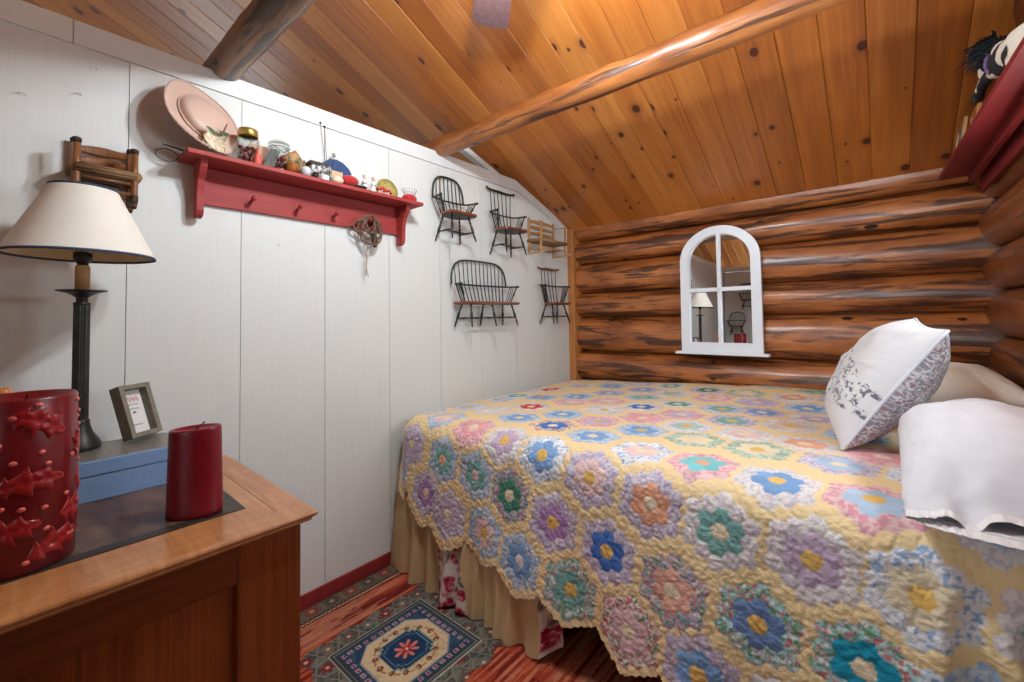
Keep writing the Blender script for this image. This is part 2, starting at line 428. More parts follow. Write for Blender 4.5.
M['ivory'] = P('ivory_pillowcase', rgb(226, 218, 202), rgb(234, 227, 213), scale=12, rough=.85, bumpd=.001)
M['mattress'] = P('mattress_ticking', rgb(196, 190, 178), rgb(206, 200, 190), scale=40, rough=.9)
M['bedwood'] = P('dark_bed_frame', rgb(40, 26, 20), rgb(54, 36, 26), scale=30, rough=.6)

# ------------------------------------------------------------------ the room
XW = -2.0            # face of the white partition
CEIL0, CSL = 2.035, .47   # ceiling height at y = 3.12 and its rise towards the room
def ceil_z(y): return CEIL0 + CSL * (3.12 - y)

# floor
struct(MB().box((-2.0, -.5, -.03), (6.4, 8.2, .06)).build('floor', M['floor']))

# ceiling: bevelled boards running down the slope
def ceiling():
    RY = -.6; V = []; F = []; UV = []
    def strip(x0, x1, pts):
        g = .004
        prof = [(x0 + .0003, .0045), (x0 + g, 0), (x1 - g, 0), (x1 - .0003, .0045)]
        for (ya, za, va), (yb, zb, vb) in zip(pts[:-1], pts[1:]):
            for (xa, da), (xb, db) in zip(prof[:-1], prof[1:]):
                n = len(V)
                V.extend([(xa, ya, za + da), (xb, ya, za + db), (xb, yb, zb + db), (xa, yb, zb + da)])
                F.append((n, n + 1, n + 2, n + 3)); UV.extend([(xa, va), (xb, va), (xb, vb), (xa, vb)])
    L = math.sqrt(1 + CSL ** 2)
    ys = [3.4, 3.0, 2.0, 1.0, 0.0, RY]
    pts = [(y, ceil_z(y), (3.4 - y) * L) for y in ys]
    zr = ceil_z(RY)
    pts += [(RY - d, zr - d * CSL, (3.4 - RY + d) * L) for d in (1., 2., 3., 3.6)]
    for k in range(-34, 6):
        x0 = .0125 + .152 * k
        strip(x0, x0 + .152, pts)
    me = bpy.data.meshes.new('ceiling'); me.from_pydata(V, [], F)
    l = me.uv_layers.new(name='UVMap'); l.data.foreach_set('uv', np.array(UV, np.float32).ravel())
    me.materials.append(M['ceiling']); o = bpy.data.objects.new('ceiling', me); COL.objects.link(o)
    # roof deck above the boards
    return struct(o)
ceiling()
RB = MB()
RB.add([(-5.3, 3.5, ceil_z(3.5) + .05), (1.0, 3.5, ceil_z(3.5) + .05), (1.0, -.6, ceil_z(-.6) + .05), (-5.3, -.6, ceil_z(-.6) + .05),
        (-5.3, -4.4, ceil_z(-.6) + .05 - 3.8 * CSL), (1.0, -4.4, ceil_z(-.6) + .05 - 3.8 * CSL)], [(0, 1, 2, 3), (3, 2, 5, 4)])
struct(RB.build('ceiling_deck', M['floor']))

# white partition of vertical boards with a capping board
def wall_left():
    b = MB(); seams = [.249 + .3556 * k for k in range(-8, 9)]
    top = lambda y: 2.234 if y < 2.43 else 2.234 - .325 * (y - 2.43)
    edges = [-2.6] + [s for s in seams if -2.5 < s < 3.2] + [3.3]
    for a, c in zip(edges[:-1], edges[1:]):
        g = .0011
        ys = [a + g] + ([2.43] if a < 2.43 < c else []) + [c - g]
        poly = [(y, 0.0) for y in (a + g, c - g)] + [(y, top(y)) for y in ys[::-1]]
        b.prism(poly, (XW - .02, 0, 0), (0, 1, 0), (0, 0, 1), (.02, 0, 0))
    b.box((XW - .03, .35, 1.1), (.014, 5.9, 2.2))
    struct(b.build('wall_left', M['white_wall']))
    t = MB()
    # capping board; the groove line under it is a real gap
    top2 = lambda y: 2.318 if y < 2.40 else 2.318 - .355 * (y - 2.40)
    ys = [-2.6, .105, .1065, 2.40, 2.43, 3.3]
    for a, c in ((-2.6, .105), (.108, 3.3)):
        yy = [a] + [y for y in (2.40, 2.43) if a < y < c] + [c]
        poly = [(y, top(y) + .004) for y in yy] + [(y, top2(y)) for y in yy[::-1]]
        t.prism(poly, (XW - .05, 0, 0), (0, 1, 0), (0, 0, 1), (.0515, 0, 0))
    struct(t.build('trim_1', M['white_trim']))
    struct(MB().box((XW - .004, .35, .033), (.024, 5.9, .066), bev=.003).build('baseboard_left', M['redbase']))
    struct(MB().box((XW + .028, 3.163, 1.024), (.062, .155, 2.048), bev=.004).build('trim_2', M['pine_trim']))
wall_left()

def log_mesh(axis, a0, a1, depth, zb, zt, bulge, seed, b=None):
    """one log; axis 'x' lies in the back wall (faces -y), axis 'y' in the right wall (faces -x)"""
    n, m = 90, 26; zc = (zb + zt) / 2; rz = (zt - zb) / 2 * 1.0
    s = np.linspace(a0, a1, n); th = np.linspace(-PI * .5, PI * .5, m)
    S, T = np.meshgrid(s, th, indexing='ij')
    tap = 1 + .03 * np.sin(S * 1.3 + seed) ; r = .007 * (fbm(S * 2.2, T * 1.5 + seed, seed, 3) - .5) * 2 + .0035 * (fbm(S * 9, T * 6, seed + 5, 2) - .5)
    ct = np.sign(np.cos(T)) * np.abs(np.cos(T)) ** .82
    out = bulge * ct * tap + r * np.cos(T)
    Z = zc + rz * np.sin(T) * .995 + .004 * np.sin(S * 2.1 + seed * 2) * np.cos(T)
    if axis == 'x': Pt = np.stack([S, depth - out, Z], -1)
    else: Pt = np.stack([depth - out, S, Z], -1)
    UV = np.stack([S + seed * 7.3, T * .13 + seed * 1.37], -1)
    return Pt, UV

def log_wall(name, axis, a0, a1, depth, zs, bulges, mat, seed0):
    V = []; F = []; UVs = []
    for k, (zb, zt) in enumerate(zip(zs[:-1], zs[1:])):
        Pt, UV = log_mesh(axis, a0, a1, depth, zb, zt, bulges[k % len(bulges)], seed0 + k)
        a, b = Pt.shape[:2]; n0 = len(V); V += Pt.reshape(-1, 3).tolist(); u = UV.reshape(-1, 2)
        for i in range(a - 1):
            for j in range(b - 1):
                q = (i * b + j, (i + 1) * b + j, (i + 1) * b + j + 1, i * b + j + 1)
                F.append(tuple(n0 + t for t in q)); UVs += [u[t] for t in q]
    # backing in the joints
    n0 = len(V); lo, hi = zs[0], zs[-1]
    if axis == 'x': V += [(a0, depth + .004, lo), (a1, depth + .004, lo), (a1, depth + .004, hi), (a0, depth + .004, hi)]
    else: V += [(depth + .004, a0, lo), (depth + .004, a1, lo), (depth + .004, a1, hi), (depth + .004, a0, hi)]
    F.append((n0, n0 + 1, n0 + 2, n0 + 3)); UVs += [(0, 0), (.01, 0), (.01, .01), (0, .01)]
    me = bpy.data.meshes.new(name); me.from_pydata([tuple(p) for p in V], [], F)
    l = me.uv_layers.new(name='UVMap'); l.data.foreach_set('uv', np.array(UVs, np.float32).ravel())
    me.polygons.foreach_set('use_smooth', [True] * len(F)); me.materials.append(mat)
    o = bpy.data.objects.new(name, me); COL.objects.link(o); return struct(o)

log_wall('wall_back', 'x', -1.944, .62, 3.235, [0, .26, .50, .755, 1.0, 1.287, 1.492, 1.742, 1.940, 2.16], [.12, .13, .115, .135, .12, .13, .12, .12, .12], M['log'], 3)
wf = MB()
for (ya, yb, za, zb) in ((-4.5, -.8, 0, 4.0), (.9, 3.4, 0, 4.0), (-.8, .9, 0, 1.7), (-.8, .9, 1.9, 4.0)): wf.box((-5.28, (ya + yb) / 2, (za + zb) / 2), (.05, yb - ya, zb - za))  # unseen slot left open on purpose, lights the ceiling beyond the partition
struct(wf.build('wall_far', M['white_wall']))
ZR = [0, .2, .45, .72, .97, 1.165, 1.39, 1.60, 1.825, 2.08, 2.33, 2.58, 2.85, 3.1, 3.4, 3.8]
log_wall('wall_right', 'y', 2.24, 3.2, .502, ZR, [.088], M['log_plain'], 40)
log_wall('wall_right', 'y', -2.3, 1.01, .502, ZR, [.088], M['log_plain'], 60)
log_wall('wall_right', 'y', 1.0, 2.25, .502, ZR[:7], [.088], M['log_plain'], 80)
log_wall('wall_right', 'y', 1.0, 2.25, .502, ZR[8:], [.088], M['log_plain'], 90)
sh = MB()  # unseen outer walls, put in to stop sky light leaking over the partition
sh.box((-3.65, 3.32, 1.5), (3.4, .05, 3.0)); sh.box((-3.2, -4.3, 1.3), (4.4, .05, 2.8)); sh.box((.55, -3.3, 1.9), (.05, 2.1, 3.8))
struct(sh.build('wall_outer', M['white_wall']))

# rear partition (seen in the mirror)
rw = MB()
for k in range(4):
    rw.box((-2.0 + .178 + .3556 * k, -2.11, 1.117), (.3535, .02, 2.234))
for k in (4, 5, 6, 7):
    rw.box((-2.0 + .178 + .3556 * k, -2.11, .45), (.3535, .02, .90)); rw.box((-2.0 + .178 + .3556 * k, -2.11, 2.16), (.3535, .02, .148))
struct(rw.build('wall_rear', M['white_wall']))
struct(MB().box((-.7, -2.105, 2.28), (2.7, .05, .08)).build('trim_3', M['white_trim']))
struct(MB().box((-1.47, -2.09, .94), (1.04, .03, .09), bev=.004).build('trim_4', M['pine_trim']))
# unseen window added for fill light, right log wall over the bed head
wn = MB()
for y in (1.03, 1.625, 2.22): wn.box((.47, y, 1.61), (.07, .05, .43), bev=.004)
for z in (1.415, 1.80): wn.box((.47, 1.625, z), (.07, 1.24, .05), bev=.004)
struct(wn.build('added_window_1', M['pine_trim']))
wn = MB()  # unseen rear window, added as fill light for the near bed side
for x in (-.555, -.075, .40): wn.box((x, -2.105, 1.49), (.045, .06, 1.2), bev=.004)
for z in (.91, 1.49, 2.07): wn.box((-.075, -2.105, z), (1.0, .05, .05), bev=.004)
struct(wn.build('added_window_2', M['white_trim']))
po = bpy.data.lights.new('added_window_portal', 'AREA'); po.shape = 'RECTANGLE'; po.size = .98; po.size_y = 1.18; po.cycles.is_portal = True  # guides sky light through the added rear window
pob = bpy.data.objects.new('added_window_portal', po); COL.objects.link(pob); pob.location = (-.07, -2.16, 1.49); pob.rotation_euler = (PI / 2, 0, 0)
po = bpy.data.lights.new('added_window_portal', 'AREA'); po.shape = 'RECTANGLE'; po.size = .42; po.size_y = 1.25; po.cycles.is_portal = True  # guides sky light through the added window over the bed
pob = bpy.data.objects.new('added_window_portal', po); COL.objects.link(pob); pob.location = (.53, 1.625, 1.607); pob.rotation_euler = (0, PI / 2, 0)

# ------------------------------------------------------------------ poles under the roof
def pole(y, z, r, x0, x1, mat, label, seed):
    n, m = 120, 28; s = np.linspace(x0, x1, n); th = np.linspace(0, 2 * PI, m)
    S, T = np.meshgrid(s, th, indexing='ij')
    R = r * (1 + .05 * np.sin(S * .9 + seed)) + .008 * (fbm(S * 3, np.sin(T) * 1.2 + seed, seed, 3) - .5) + .006 * (fbm(S * 12, np.cos(T) * 2 + 9, seed + 3, 2) - .5)
    Pt = np.stack([S, y + R * np.cos(T) + .01 * np.sin(S * 1.7 + seed), z + R * np.sin(T)], -1)
    UV = np.stack([S + seed * 3.1, T * .07 + seed], -1)
    o = fast_grid('ceiling_beam', Pt, mat, uv=UV, origin=(x0, y, z))
    return tag(o, label, 'beam', 'round poles under the roof')
pole(1.70, 2.352, .056, -2.5, .46, M['pole'], 'peeled round ceiling pole with a dark knot crossing above the miniature chairs', 2)
pole(.55, 2.352, .056, -2.5, .46, M['pole_bark'], 'grey bark-patched round ceiling pole above the straw hat end of the red shelf', 9)

b = MB(); b.box((-2.075, 2.11, 2.385), (.05, .62, .04), rot=(math.radians(-18), 0, 0), bev=.003)
b = b.build('batten', M['white_trim'], origin=(-2.075, 2.11, 2.33))
tag(b, 'pale painted batten slanting above the white wall top beside the peeled ceiling pole', 'batten')

# ------------------------------------------------------------------ ceiling fan
def fan():
    hub = Vector((-.78, .92, 2.55))
    t = thing('ceiling_fan', hub, 'ceiling fan with mauve brown blades, one blade tip at the top edge', 'ceiling fan')
    ct = ceil_z(hub.y)
    MB().tube([hub + Vector((0, 0, .08)), Vector((hub.x, hub.y, ct - .02))], .013).build('downrod', M['brass'], t)
    MB().lathe([(0, 0), (.07, 0), (.075, -.02), (.05, -.06), (.015, -.075), (0, -.075)], (hub.x, hub.y, ct - .02), 24).build('canopy', M['brass'], t)
    MB().lathe([(0, .1), (.03, .1), (.09, .075), (.105, .04), (.105, 0), (.08, -.025), (0, -.03)], hub, 32).build('motor_housing', M['brass'], t)
    d0 = math.atan2(1.29 - .92, -1.2 + .78)
    for k in range(5):
        a = d0 + 2 * PI * k / 5; e1 = Vector((math.cos(a), math.sin(a), 0)); e2 = Vector((-math.sin(a), math.cos(a), 0)); e2t = (e2 + Vector((0, 0, .16))).normalized()
        L0, L1, w0, w1 = .17, .578, .055, .078
        poly = [(L0, -w0), (L0 + .02, -w0 - .004)] + [(L1 - .04, -w1)] + [(L1 - .04 + .04 * math.sin(q), -w1 + .04 - .04 * math.cos(q)) for q in (.5, 1., 1.3, 1.57)]
        poly += [(x, -y) for x, y in poly[::-1]]
        MB().prism(poly, hub + Vector((0, 0, -.005)), e1, e2t, (0, 0, .007)).build('blade', M['blade'], t)
        MB().prism([(.08, -.018), (.19, -.03), (.25, -.012), (.25, .012), (.19, .03), (.08, .018)], hub + Vector((0, 0, -.011)), e1, e2t, (0, 0, .005)).build('blade_bracket', M['brass'], t)
    lk = MB().lathe([(.03, -.025), (.045, -.04), (.05, -.07), (.02, -.09), (.018, -.125), (.04, -.13), (.045, -.155), (.03, -.185), (0, -.19)], hub, 24).build('light_fitting', M['brass'], t)
    for k in range(3):
        a = d0 + .6 + 2 * PI * k / 3; e = Vector((math.cos(a), math.sin(a), 0))
        MB().tube([hub + e * .03 + Vector((0, 0, -.15)), hub + e * .07 + Vector((0, 0, -.155)), hub + e * .1 + Vector((0, 0, -.15))], .007).build('light_arm', M['brass'], t)
        c = hub + e * .125 + Vector((0, 0, -.15))
        MB().sphere(c, .028).build('bulb', M['bulb'], t)
fan()

# ------------------------------------------------------------------ red peg shelf on the white wall
SZ = 1.928   # top of the shelf board
def red_shelf():
    t = thing('peg_shelf', (XW, .91, 1.70), 'long red wall shelf with pegs on the white wall, crowded with jars and trinkets', 'shelf')
    MB().box((XW + .0775, .91, SZ - .009), (.155, 1.046, .018), bev=.003).build('shelf_board', M['redshelf'], t)
    MB().box((XW + .0095, .905, 1.834), (.017, .91, .146), bev=.002).build('back_board', M['redshelf'], t)
    for y in (.447, 1.362):
        prof = [(.0185, 1.909), (.118, 1.909), (.114, 1.885), (.1, 1.862), (.083, 1.84), (.073, 1.80), (.07, 1.76), (.07, 1.725), (.062, 1.708), (.045, 1.70), (.0185, 1.70)]
        MB().prism([(a, z) for a, z in prof], (XW, y - .011, 0), (1, 0, 0), (0, 0, 1), (0, .022, 0)).build('bracket', M['redshelf'], t)
    for y in (.632, .82, .99, 1.165):
        MB().tube([(XW + .016, y, 1.797), (XW + .035, y, 1.801), (XW + .058, y, 1.807), (XW + .062, y, 1.808)], [.006, .0065, .006, .006], 10).sphere((XW + .067, y, 1.809), (.01, .0115, .0115)).build('peg', M['redshelf'], t)
red_shelf()

# cord hanging from the last peg
def cord():
    t = thing('cord_bundle', (XW + .05, 1.165, 1.52), 'brown leather cord bundle looped over the last peg of the red shelf', 'cord')
    rr = random.Random(3); b = MB(); mats = []
    for k in range(11):
        w = rr.uniform(.03, .085); h = rr.uniform(.08, .15); sk = rr.uniform(-.06, .05); x0 = XW + .043 + rr.uniform(-.012, .03)
        pts = []
        for i in range(31):
            a = 2 * PI * i / 30
            yy = math.sin(a) * w * (.55 + .45 * (1 - math.cos(a)) / 2) + sk * (1 - math.cos(a)) / 2
            zz = 1.822 - h * (1 - math.cos(a)) / 2
            pts.append((x0 + .012 * math.sin(2 * a + k), 1.165 + yy, zz + .006 * math.sin(3 * a + k)))
        b.tube(pts, .0032, 6, caps=False)
    b.build('loops', P('brown_leather_cord', rgb(98, 74, 60), rgb(136, 108, 90), scale=60, rough=.6), t)
    MB().tube([(XW + .05, 1.165, 1.70), (XW + .045, 1.157, 1.62), (XW + .04, 1.155, 1.56), (XW + .04, 1.152, 1.52)], [.005, .004, .0035, .003], 7).tube([(XW + .042, 1.157, 1.56), (XW + .044, 1.165, 1.515)], .0025, 6).build('hanging_end', P('pale_cord', rgb(168, 150, 132), rgb(186, 170, 152), scale=90, rough=.8), t)
    MB().tube([(XW + .05, 1.19, 1.74), (XW + .05, 1.198, 1.70), (XW + .05, 1.20, 1.67)], [.012, .016, .008], 10).build('dark_knot', M['darkcap'], t)
cord()

# ---- things standing on the shelf
def hat():
    c = Vector((XW + .085, .452, SZ))
    t = thing('bonnet', c, 'dusty pink satin hat with a cloth flower at the left end of the shelf', 'hat')
    mt = P('dusty_pink_satin', rgb(196, 164, 148), rgb(206, 176, 160), scale=6, rough=.42, sheen=.2, bumpd=.0008)
    # frame: disc leaning back against the wall, normal up and out and a little to the right
    nrm = Vector((.80, .34, .34)).normalized(); up = (Vector((0, 0, 1)) - nrm * nrm.z).normalized(); sd = up.cross(nrm)
    R = .141; o = Vector((XW + .078, .450, SZ + .147))
    n, m = 14, 64; G = np.zeros((n, m, 3))
    def pt(rr_, a, d): return o + (sd * math.cos(a) * .94 + up * math.sin(a)) * rr_ + nrm * d
    for i in range(n):
        q = i / (n - 1); rr_ = .089 + (R - .089) * q
        for j in range(m):
            a = 2 * PI * j / m
            G[i, j] = pt(rr_, a, .006 * math.sin(3 * a + 1) * q + .012 * q * q - .004)
    MB().grid(G, closed=True).build('brim', mt, t)
    n = 12; G = np.zeros((n, m, 3))
    for i in range(n):
        q = i / (n - 1); rr_ = .090 * math.sqrt(max(0, 1 - q ** 3.0))
        for j in range(m):
            a = 2 * PI * j / m
            G[i, j] = pt(rr_ + 1e-4, a, .042 * q ** .8 + .003 * (1 - q) * q * 4 * math.sin(2 * a + 1))
    MB().grid(G, closed=True).build('crown', mt, t)
    MB().tube([pt(.0925, 2 * PI * j / 60, .001) for j in range(61)], .0036, 8, caps=False).build('crown_cord', mt, t)
    e = MB()
    for j in range(110):
        a = 2 * PI * j / 110; e.sphere(pt(R + .002, a, .006 * math.sin(3 * a + 1) + .008), .0048, 6, 4)
    e.build('brim_edging', mt, t)
    fl = MB()
    fc = Vector((XW + .146, .470, SZ + .047)); rr2 = random.Random(5)
    for k in range(9):
        a = 2 * PI * k / 9; d = Vector((.25, math.cos(a), math.sin(a))).normalized(); s = Vector((1, 0, 0)).cross(d).normalized()
        G = np.zeros((6, 7, 3)); Lp = rr2.uniform(.032, .046)
        for i in range(6):
            for j in range(7):
                q = i / 5; w = (j / 6 - .5) * .036 * math.sin(PI * min(1, .15 + q * .8))
                G[i, j] = fc + d * Lp * q + s * w + Vector((.012 * q * q * math.sin(k * 2.1) + .005 * math.sin(j * 1.9 + k), 0, -.006 * q))
        fl.grid(G)
    fl.build('cloth_flower', P('cream_cloth_petal', rgb(214, 196, 168), rgb(226, 211, 186), scale=30, rough=.8), t)
    lf = MB()
    for sgn, base, L in ((1, Vector((0, -.004, .03)), .042), (-1, Vector((0, .018, .026)), .04), (1, Vector((0, .03, .028)), .03)):
        G = np.zeros((7, 5, 3)); d = Vector((.1, sgn * -.8 if sgn > 0 else .9, .35)).normalized(); s = Vector((0, -.35, .8)).normalized()
        for i in range(7):
            for j in range(5):
                q = i / 6; G[i, j] = fc + base + Vector((.014, 0, 0)) + d * L * (q - .3) + s * (j / 4 - .5) * .02 * math.sin(PI * (.06 + .9 * q))
        lf.grid(G)
    lf.build('leaves', P('green_cloth_leaf', rgb(52, 78, 50), rgb(72, 98, 64), scale=30, rough=.7), t)
    MB().tube([fc + Vector((.012, .02, .02)), fc + Vector((.012, .03, .05)), fc + Vector((.01, .038, .075))], [.004, .0035, .0025], 6).build('stem', M['chairseat'], t)
hat()

def simple(name, builder, mat, label, cat, base, group=None):
    o = builder.build(name, mat, origin=base); return tag(o, label, cat, group)

# wire ring and twig at the left end of the shelf
b = MB(); b.tube([(XW + .03 + .0 * k, .352 + .034 * math.cos(a), SZ - .012 + .022 * math.sin(a) + .004) for k, a in enumerate(np.linspace(.3, 5.6, 26))] + [(XW + .03, .392, SZ + .003)], .0014, 6)
simple('wire_ring', b, M['black'], 'thin dark wire ring poking past the left end of the red shelf', 'wire', (XW + .03, .39, SZ))
b = MB(); b.tube([(XW + .03, .338, SZ + .030), (XW + .05, .385, SZ + .018), (XW + .06, .43, SZ + .005)], [.002, .0035, .0035], 7)
simple('twig', b, M['darkcap'], 'small dark twig behind the hat brim at the left shelf end', 'twig', (XW + .06, .43, SZ))

def jar(y, x, r, h, label, contents, lidmat, lidh, kind):
    c = Vector((x, y, SZ)); t = thing('glass_jar', c, label, 'jar')
    th = .0022
    prof = [(r * .3, .003), (r * .92, .0015), (r, .008), (r, h * .80), (r * .93, h * .87), (r * .78, h * .92), (r * .78, h)]
    inn = [(a - th, z + (th if i < 2 else 0)) for i, (a, z) in enumerate(prof)][::-1]
    MB().lathe(prof + inn, c, 32).build('jar_body', M['glass'], t)
    rr = random.Random(int(y * 1000)); bb = [MB() for _ in contents]
    N = 95
    for k in range(N):
        a = rr.uniform(0, 2 * PI); q = math.sqrt(rr.random()) * (r - .011); z = .012 + rr.random() * h * .46
        bb[k % len(contents)].sphere(c + Vector((q * math.cos(a), q * math.sin(a), z)), rr.uniform(.005, .0085), 7, 5)
    for k, mt in enumerate(contents): tag(bb[k].build('contents', mt, t), kind='stuff')
    if lidmat is not None:
        MB().lathe([(0, h + lidh), (r * .80, h + lidh), (r * .87, h + lidh - .003), (r * .88, h - .012), (r * .84, h - .013)], c, 36).build('screw_lid', lidmat, t)
    return t, c
cr = [P('dried_red_berries', rgb(120, 40, 44), rgb(150, 62, 60), scale=60, rough=.6), P('dried_brown_seed', rgb(84, 56, 48), rgb(120, 84, 74), scale=60, rough=.7), P('dusty_pink_petal', rgb(178, 130, 126), rgb(196, 150, 144), scale=60, rough=.7)]
jar(.596, XW + .105, .040, .125, 'glass jar with a gold screw lid and red potpourri beside the pink hat', cr, P('gold_lid', rgb(176, 148, 72), rgb(190, 164, 92), scale=30, rough=.35, metal=.7), .018, 's')
t, c = jar(.724, XW + .075, .046, .118, 'clip-top glass jar of red and white buttons behind the dark rods', [P('red_buttons', rgb(140, 30, 36), rgb(160, 50, 52), scale=60, rough=.4), P('white_buttons', rgb(220, 214, 206), rgb(230, 226, 218), scale=60, rough=.4), P('dark_buttons', rgb(70, 40, 40), rgb(96, 60, 56), scale=60, rough=.4)], None, 0, 'c')
MB().lathe([(0, .142), (.03, .141), (.041, .132), (.043, .121), (.04, .119), (.038, .130), (0, .138)], c, 32).build('glass_lid', M['glass'], t)
w = MB(); w.tube([c + Vector((.0385 * math.cos(a), .0385 * math.sin(a), .112)) for a in np.linspace(0, 2 * PI, 33)], .0016, 6, caps=False)
w.tube([c + Vector((.03, -.036, .112)), c + Vector((.046, -.02, .095)), c + Vector((.052, 0, .08)), c + Vector((.046, .02, .095)), c + Vector((.03, .036, .112))], .0016, 6)
w.build('wire_clip', M['iron'], t)

b = MB(); b.lathe([(0, 0), (.016, 0), (.017, .004), (.0165, .03), (.0135, .043), (.008, .05), (.006, .062), (.004, .068), (0, .069)], (XW + .125, .622, SZ), 20)
simple('wooden_cone', b, P('coral_paint', rgb(206, 86, 70), rgb(214, 98, 82), scale=30, rough=.5), 'small coral red bottle-shaped ornament in front of the gold lidded jar', 'ornament', (XW + .125, .622, SZ))
b = MB(); b.box((XW + .03, .668, SZ + .062), (.012, .085, .124), rot=(0, math.radians(-9), 0), bev=.002)
simple('book', b, P('peach_cover', rgb(206, 158, 138), rgb(214, 168, 148), scale=20, rough=.7), 'pale peach booklet leaning on the wall between the two glass jars', 'book', (XW + .03, .668, SZ))
# bundle of dark rods
t = thing('pencil_bundle', (XW + .125, .668, SZ), 'bundle of black pencils leaning in front of the clip-top jar', 'pencils')
for k in range(6):
    y = .652 + .0066 * k; x = XW + .124 + .003 * (k % 2)
    MB().tube([(x + .002, y - .006, SZ + .004), (x - .004, y + .022, SZ + .088 - .002 * abs(k - 3))], .0031, 6, smooth=False).build('pencil', M['black'], t)
# leaning wooden plaque
t = thing('wooden_plaque', (XW + .03, .82, SZ), 'brown framed plaque tilted against the wall behind the dried flowers', 'plaque')
R = Matrix.Rotation(math.radians(-10), 3, 'Y') @ Matrix.Rotation(math.radians(36), 3, 'X')
MB().box((XW + .026, .815, SZ + .077), (.012, .085, .115), rot=R, bev=.002).build('board', P('brown_plaque', rgb(146, 90, 48), rgb(166, 108, 62), scale=30, stretch=(1, 6, 1), rough=.5), t)
MB().box((XW + .0335, .815, SZ + .078), (.004, .065, .095), rot=R, bev=.001).build('inset', P('tan_inset', rgb(180, 134, 84), rgb(196, 150, 98), scale=30, rough=.6), t)

b = MB(); b.sphere((XW + .115, .762, SZ + .0285), (.028, .0285, .0285), 24, 14)
simple('glass_ball', b, P('amber_glass', rgb(120, 62, 18), rgb(176, 104, 34), scale=24, rough=.08, coat=.6), 'amber brown glass ball at the shelf front before the clip-top jar', 'ball', (XW + .115, .762, SZ))
b = MB(); b.sphere((XW + .118, .819, SZ + .025), (.023, .023, .025), 20, 12)
simple('stone_egg', b, P('grey_marble', rgb(172, 178, 184), rgb(204, 208, 210), scale=30, rough=.25, coat=.3), 'pale grey stone egg just right of the amber ball on the shelf', 'egg', (XW + .118, .819, SZ))
b = MB(); b.sphere((XW + .124, .857, SZ + .0165), .0165, 18, 12)
simple('black_ball', b, P('black_glaze', rgb(14, 14, 16), rgb(26, 26, 28), scale=30, rough=.15, coat=.4), 'little shiny black ball right of the grey stone egg on the shelf', 'ball', (XW + .124, .857, SZ))

def posy(name, c, n, spread, h, cols, label, pot=None, seed=1):
    t = thing(name, c, label, 'dried flowers'); rr = random.Random(seed); st = MB(); bl = [MB() for _ in cols]
    for k in range(n):
        a = rr.uniform(0, 2 * PI); q = spread * math.sqrt(rr.random()); z = h * rr.uniform(.55, 1.)
        p = Vector(c) + Vector((q * math.cos(a) * .6, q * math.sin(a), z))
        st.tube([Vector(c) + Vector((0, 0, .01)), (Vector(c) + p) / 2 + Vector((0, 0, .008)), p], .0009, 5)
        for _ in range(3): bl[k % len(cols)].sphere(p + Vector((rr.uniform(-.006, .006), rr.uniform(-.006, .006), rr.uniform(-.006, .006))), rr.uniform(.0025, .005), 6, 4)
    tag(st.build('stems', P(name + '_stem', rgb(116, 116, 92), rgb(136, 134, 110), scale=60, rough=.8), t), kind='stuff')
    for q, mt in zip(bl, cols): tag(q.build('blooms', mt, t), kind='stuff')
    if pot: MB().lathe([(0, 0), (.015, 0), (.02, .012), (.021, .028), (.017, .032), (.017, .026), (0, .02)], c, 20).build('pot', pot, t)
cg = [P('dry_tan_bloom', rgb(166, 146, 110), rgb(186, 168, 132), scale=60, rough=.9), P('dry_green_bloom', rgb(122, 122, 92), rgb(142, 140, 110), scale=60, rough=.9)]
posy('dried_posy', (XW + .085, .796, SZ), 34, .034, .088, cg, 'tan dried flower bunch standing behind the amber ball', None, 2)
cw = [P('white_bloom', rgb(214, 214, 212), rgb(226, 226, 224), scale=60, rough=.9), P('lilac_bloom', rgb(140, 132, 152), rgb(164, 156, 172), scale=60, rough=.9), P('moss_bloom', rgb(98, 108, 92), rgb(118, 128, 110), scale=60, rough=.9)]
posy('potted_posy', (XW + .112, .905, SZ), 22, .042, .070, cw, 'small white pot of grey and lilac dried flowers on the shelf', P('white_glaze', rgb(226, 226, 226), rgb(234, 234, 234), scale=20, rough=.25), 4)

t = thing('keepsake_box', (XW + .055, .905, SZ), 'small white box with a dark brown flat roof behind the potted dried flowers', 'box')
MB().box((XW + .05, .905, SZ + .042), (.05, .082, .084), bev=.002).build('box_body', P('pale_card', rgb(206, 212, 214), rgb(216, 220, 222), scale=30, rough=.7), t)
MB().box((XW + .05, .905, SZ + .092), (.06, .098, .017), bev=.003).build('roof', M['darkcap'], t)

# arched blue picture
t = thing('arched_picture', (XW + .03, 1.0, SZ), 'blue arched panel with a cream square picture leaning on the wall', 'picture')
arch = [(-.078, 0), (.078, 0), (.078, .102), (.066, .124), (.035, .148), (0, .156), (-.035, .148), (-.066, .124), (-.078, .102)]
MB().prism(arch, (XW + .024, 1.005, SZ), (0, 1, 0), (-.08, 0, 1), (.012, 0, 0)).build('blue_panel', P('blue_paint', rgb(34, 64, 110), rgb(42, 76, 124), scale=20, rough=.5), t)
MB().box((XW + .034, 1.005, SZ + .066), (.006, .056, .056), rot=(0, math.radians(-3), 0), bev=.001).build('cream_square', P('cream_picture', rgb(220, 186, 150), rgb(206, 160, 122), scale=36, rough=.7), t)

b = MB(); b.sphere((XW + .12, .962, SZ + .0205), (.026, .028, .0205), 20, 12)
simple('cream_egg', b, P('cream_shell', rgb(224, 208, 178), rgb(232, 218, 192), scale=20, rough=.4), 'cream egg lying between the potted dried flowers and the red pincushion', 'egg', (XW + .12, .962, SZ))

